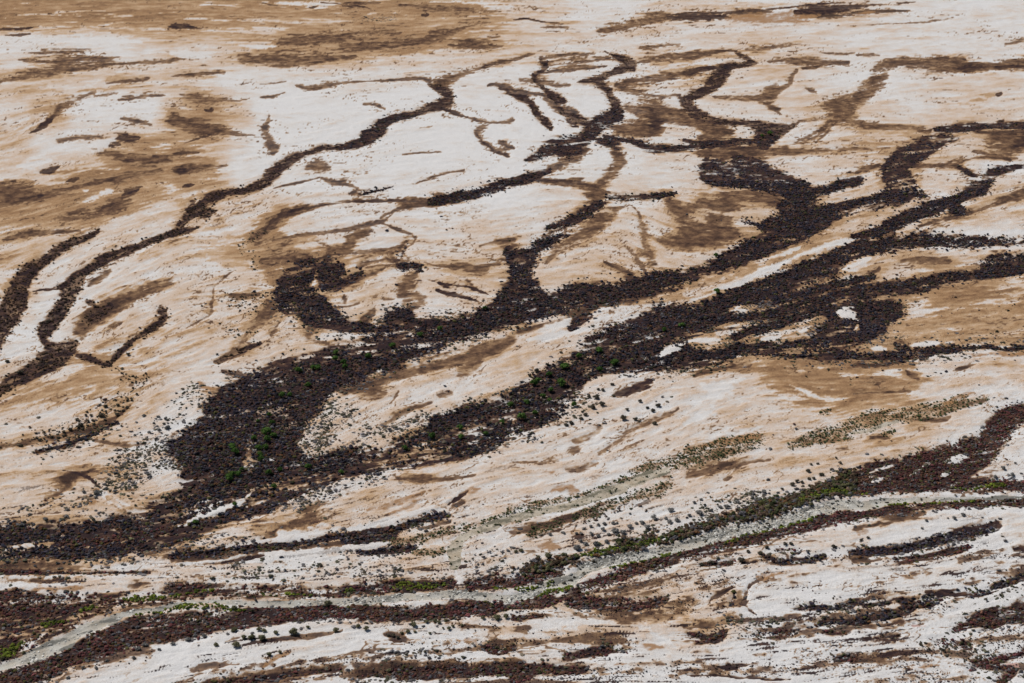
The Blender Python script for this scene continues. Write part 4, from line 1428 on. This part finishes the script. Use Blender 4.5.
row('bush', 'grey', 'bush', 'grey bushes on the peach flat', 'grey bush of the peach flat right of the hedge bend',
    "689,515,6 699,512,9 727,506,8 764,491,7 753,493,6 752,497,6 737,501,7 760,499,7 694,502,5 701,499,5 708,492,4 720,506,6 709,519,5 716,516,5 711,510,6", 6)
row('bush', 'dark', 'bush', 'dark bushes above the hedge', 'dark bush of the group above the green reeds',
    "782,489,5 793,484,7 797,481,6 808,471,6 811,464,4 818,463,5 821,474,7 832,469,6 840,463,4.5 836,458,4 802,482,5 809,478,6 814,478,5", 5)
row('bush', 'dark', 'bush', 'dark bushes below the river', 'dark bush of the strip just below the river',
    "701,563,7 711,561,8 730,561,7 741,560,7 760,553,6 785,543,6 791,543,5.5 833,546,7 824,553,7 767,547,6 748,551,6 868,538,4 861,540,5", 6)
row('bush', 'grey', 'bush', 'bushes on the white island', 'grey bush of the white island between river and dark gully',
    "954,518,6.5 963,514,6 948,518,4 960,531,5 949,533,5 926,520,5 922,528,4", 5)
row('bush', 'grey', 'bush', 'bushes by the maroon scrub at the edge', 'grey bush of the white wedge beside the maroon scrub', "1015,463,4 1003,468,6 866,483,8 1012,474,7 995,476,6", 5)
row('bush', 'dark', 'bush', 'dark bushes in the curved row', 'round dark bush of the curved row on the tan flat',
    "102,415,8.5 106,406,6.5 100,404,4.5 91,415,5 86,415,4.5 87,412,3.5 77,419,5 81,425,6 88,421,5 70,429,6 64,431,5 52,436,5 58,437,4.5 40,439,6 36,433,4 44,432,4.5 23,435,3.5 68,440,5 117,414,6 115,410,4.5 123,410,5.5 118,405,5 93,420,4.5 21,445,5 78,427,5 83,428,5 63,435,4 58,440,4 137,394,4 132,400,4.5 128,400,4.5 127,407,5", 5)
row('bush', 'dark', 'bush', 'lone bushes on the upper flats', 'lone dark bush of the white flats beside the left channels', "7,361,6 128,354,5 48,320,6.5 20,371,10", 6)
row('bush', 'grey', 'bush', 'grey bushes at the scrub\'s left fringe', 'small grey bush of the thin fringe left of the wide scrub',
    "144,415,5 149,432,5 158,416,5 166,418,5 159,429,6 167,427,8 154,423,4.5 135,435,5", 5)
row('bush', 'grey', 'bush', 'grey bushes over the peach flat', 'grey bush of the peach flat above the dark scrub edge',
    "45,518,7.5 67,516,6.5 22,523,8 97,492,8 84,491,6 74,488,4 80,504,6 68,509,5 109,474,5 115,473,5 106,488,6 115,491,7 30,514,5 96,497,5", 6)
row('bush', 'dark', 'bush', 'dark bushes under the lower scrub arm', 'dark bush of the sandy margin under the lower scrub arm',
    "612,384,5 589,396,6.5 596,397,8 602,404,7 598,389,5 603,389,6 613,395,5 655,423,7 635,419,6 593,407,8 586,414,7 581,418,6 571,422,7 566,424,6 627,409,5 623,418,8 653,410,6 658,405,6 647,407,6 640,401,5", 6)
row('bush', 'dark', 'bush', 'dark bushes on the sand above the lower arm', 'dark bush of the pale sand above the lower scrub arm',
    "561,352,4.5 536,370,7 547,364,5 530,375,5 562,361,5", 5)
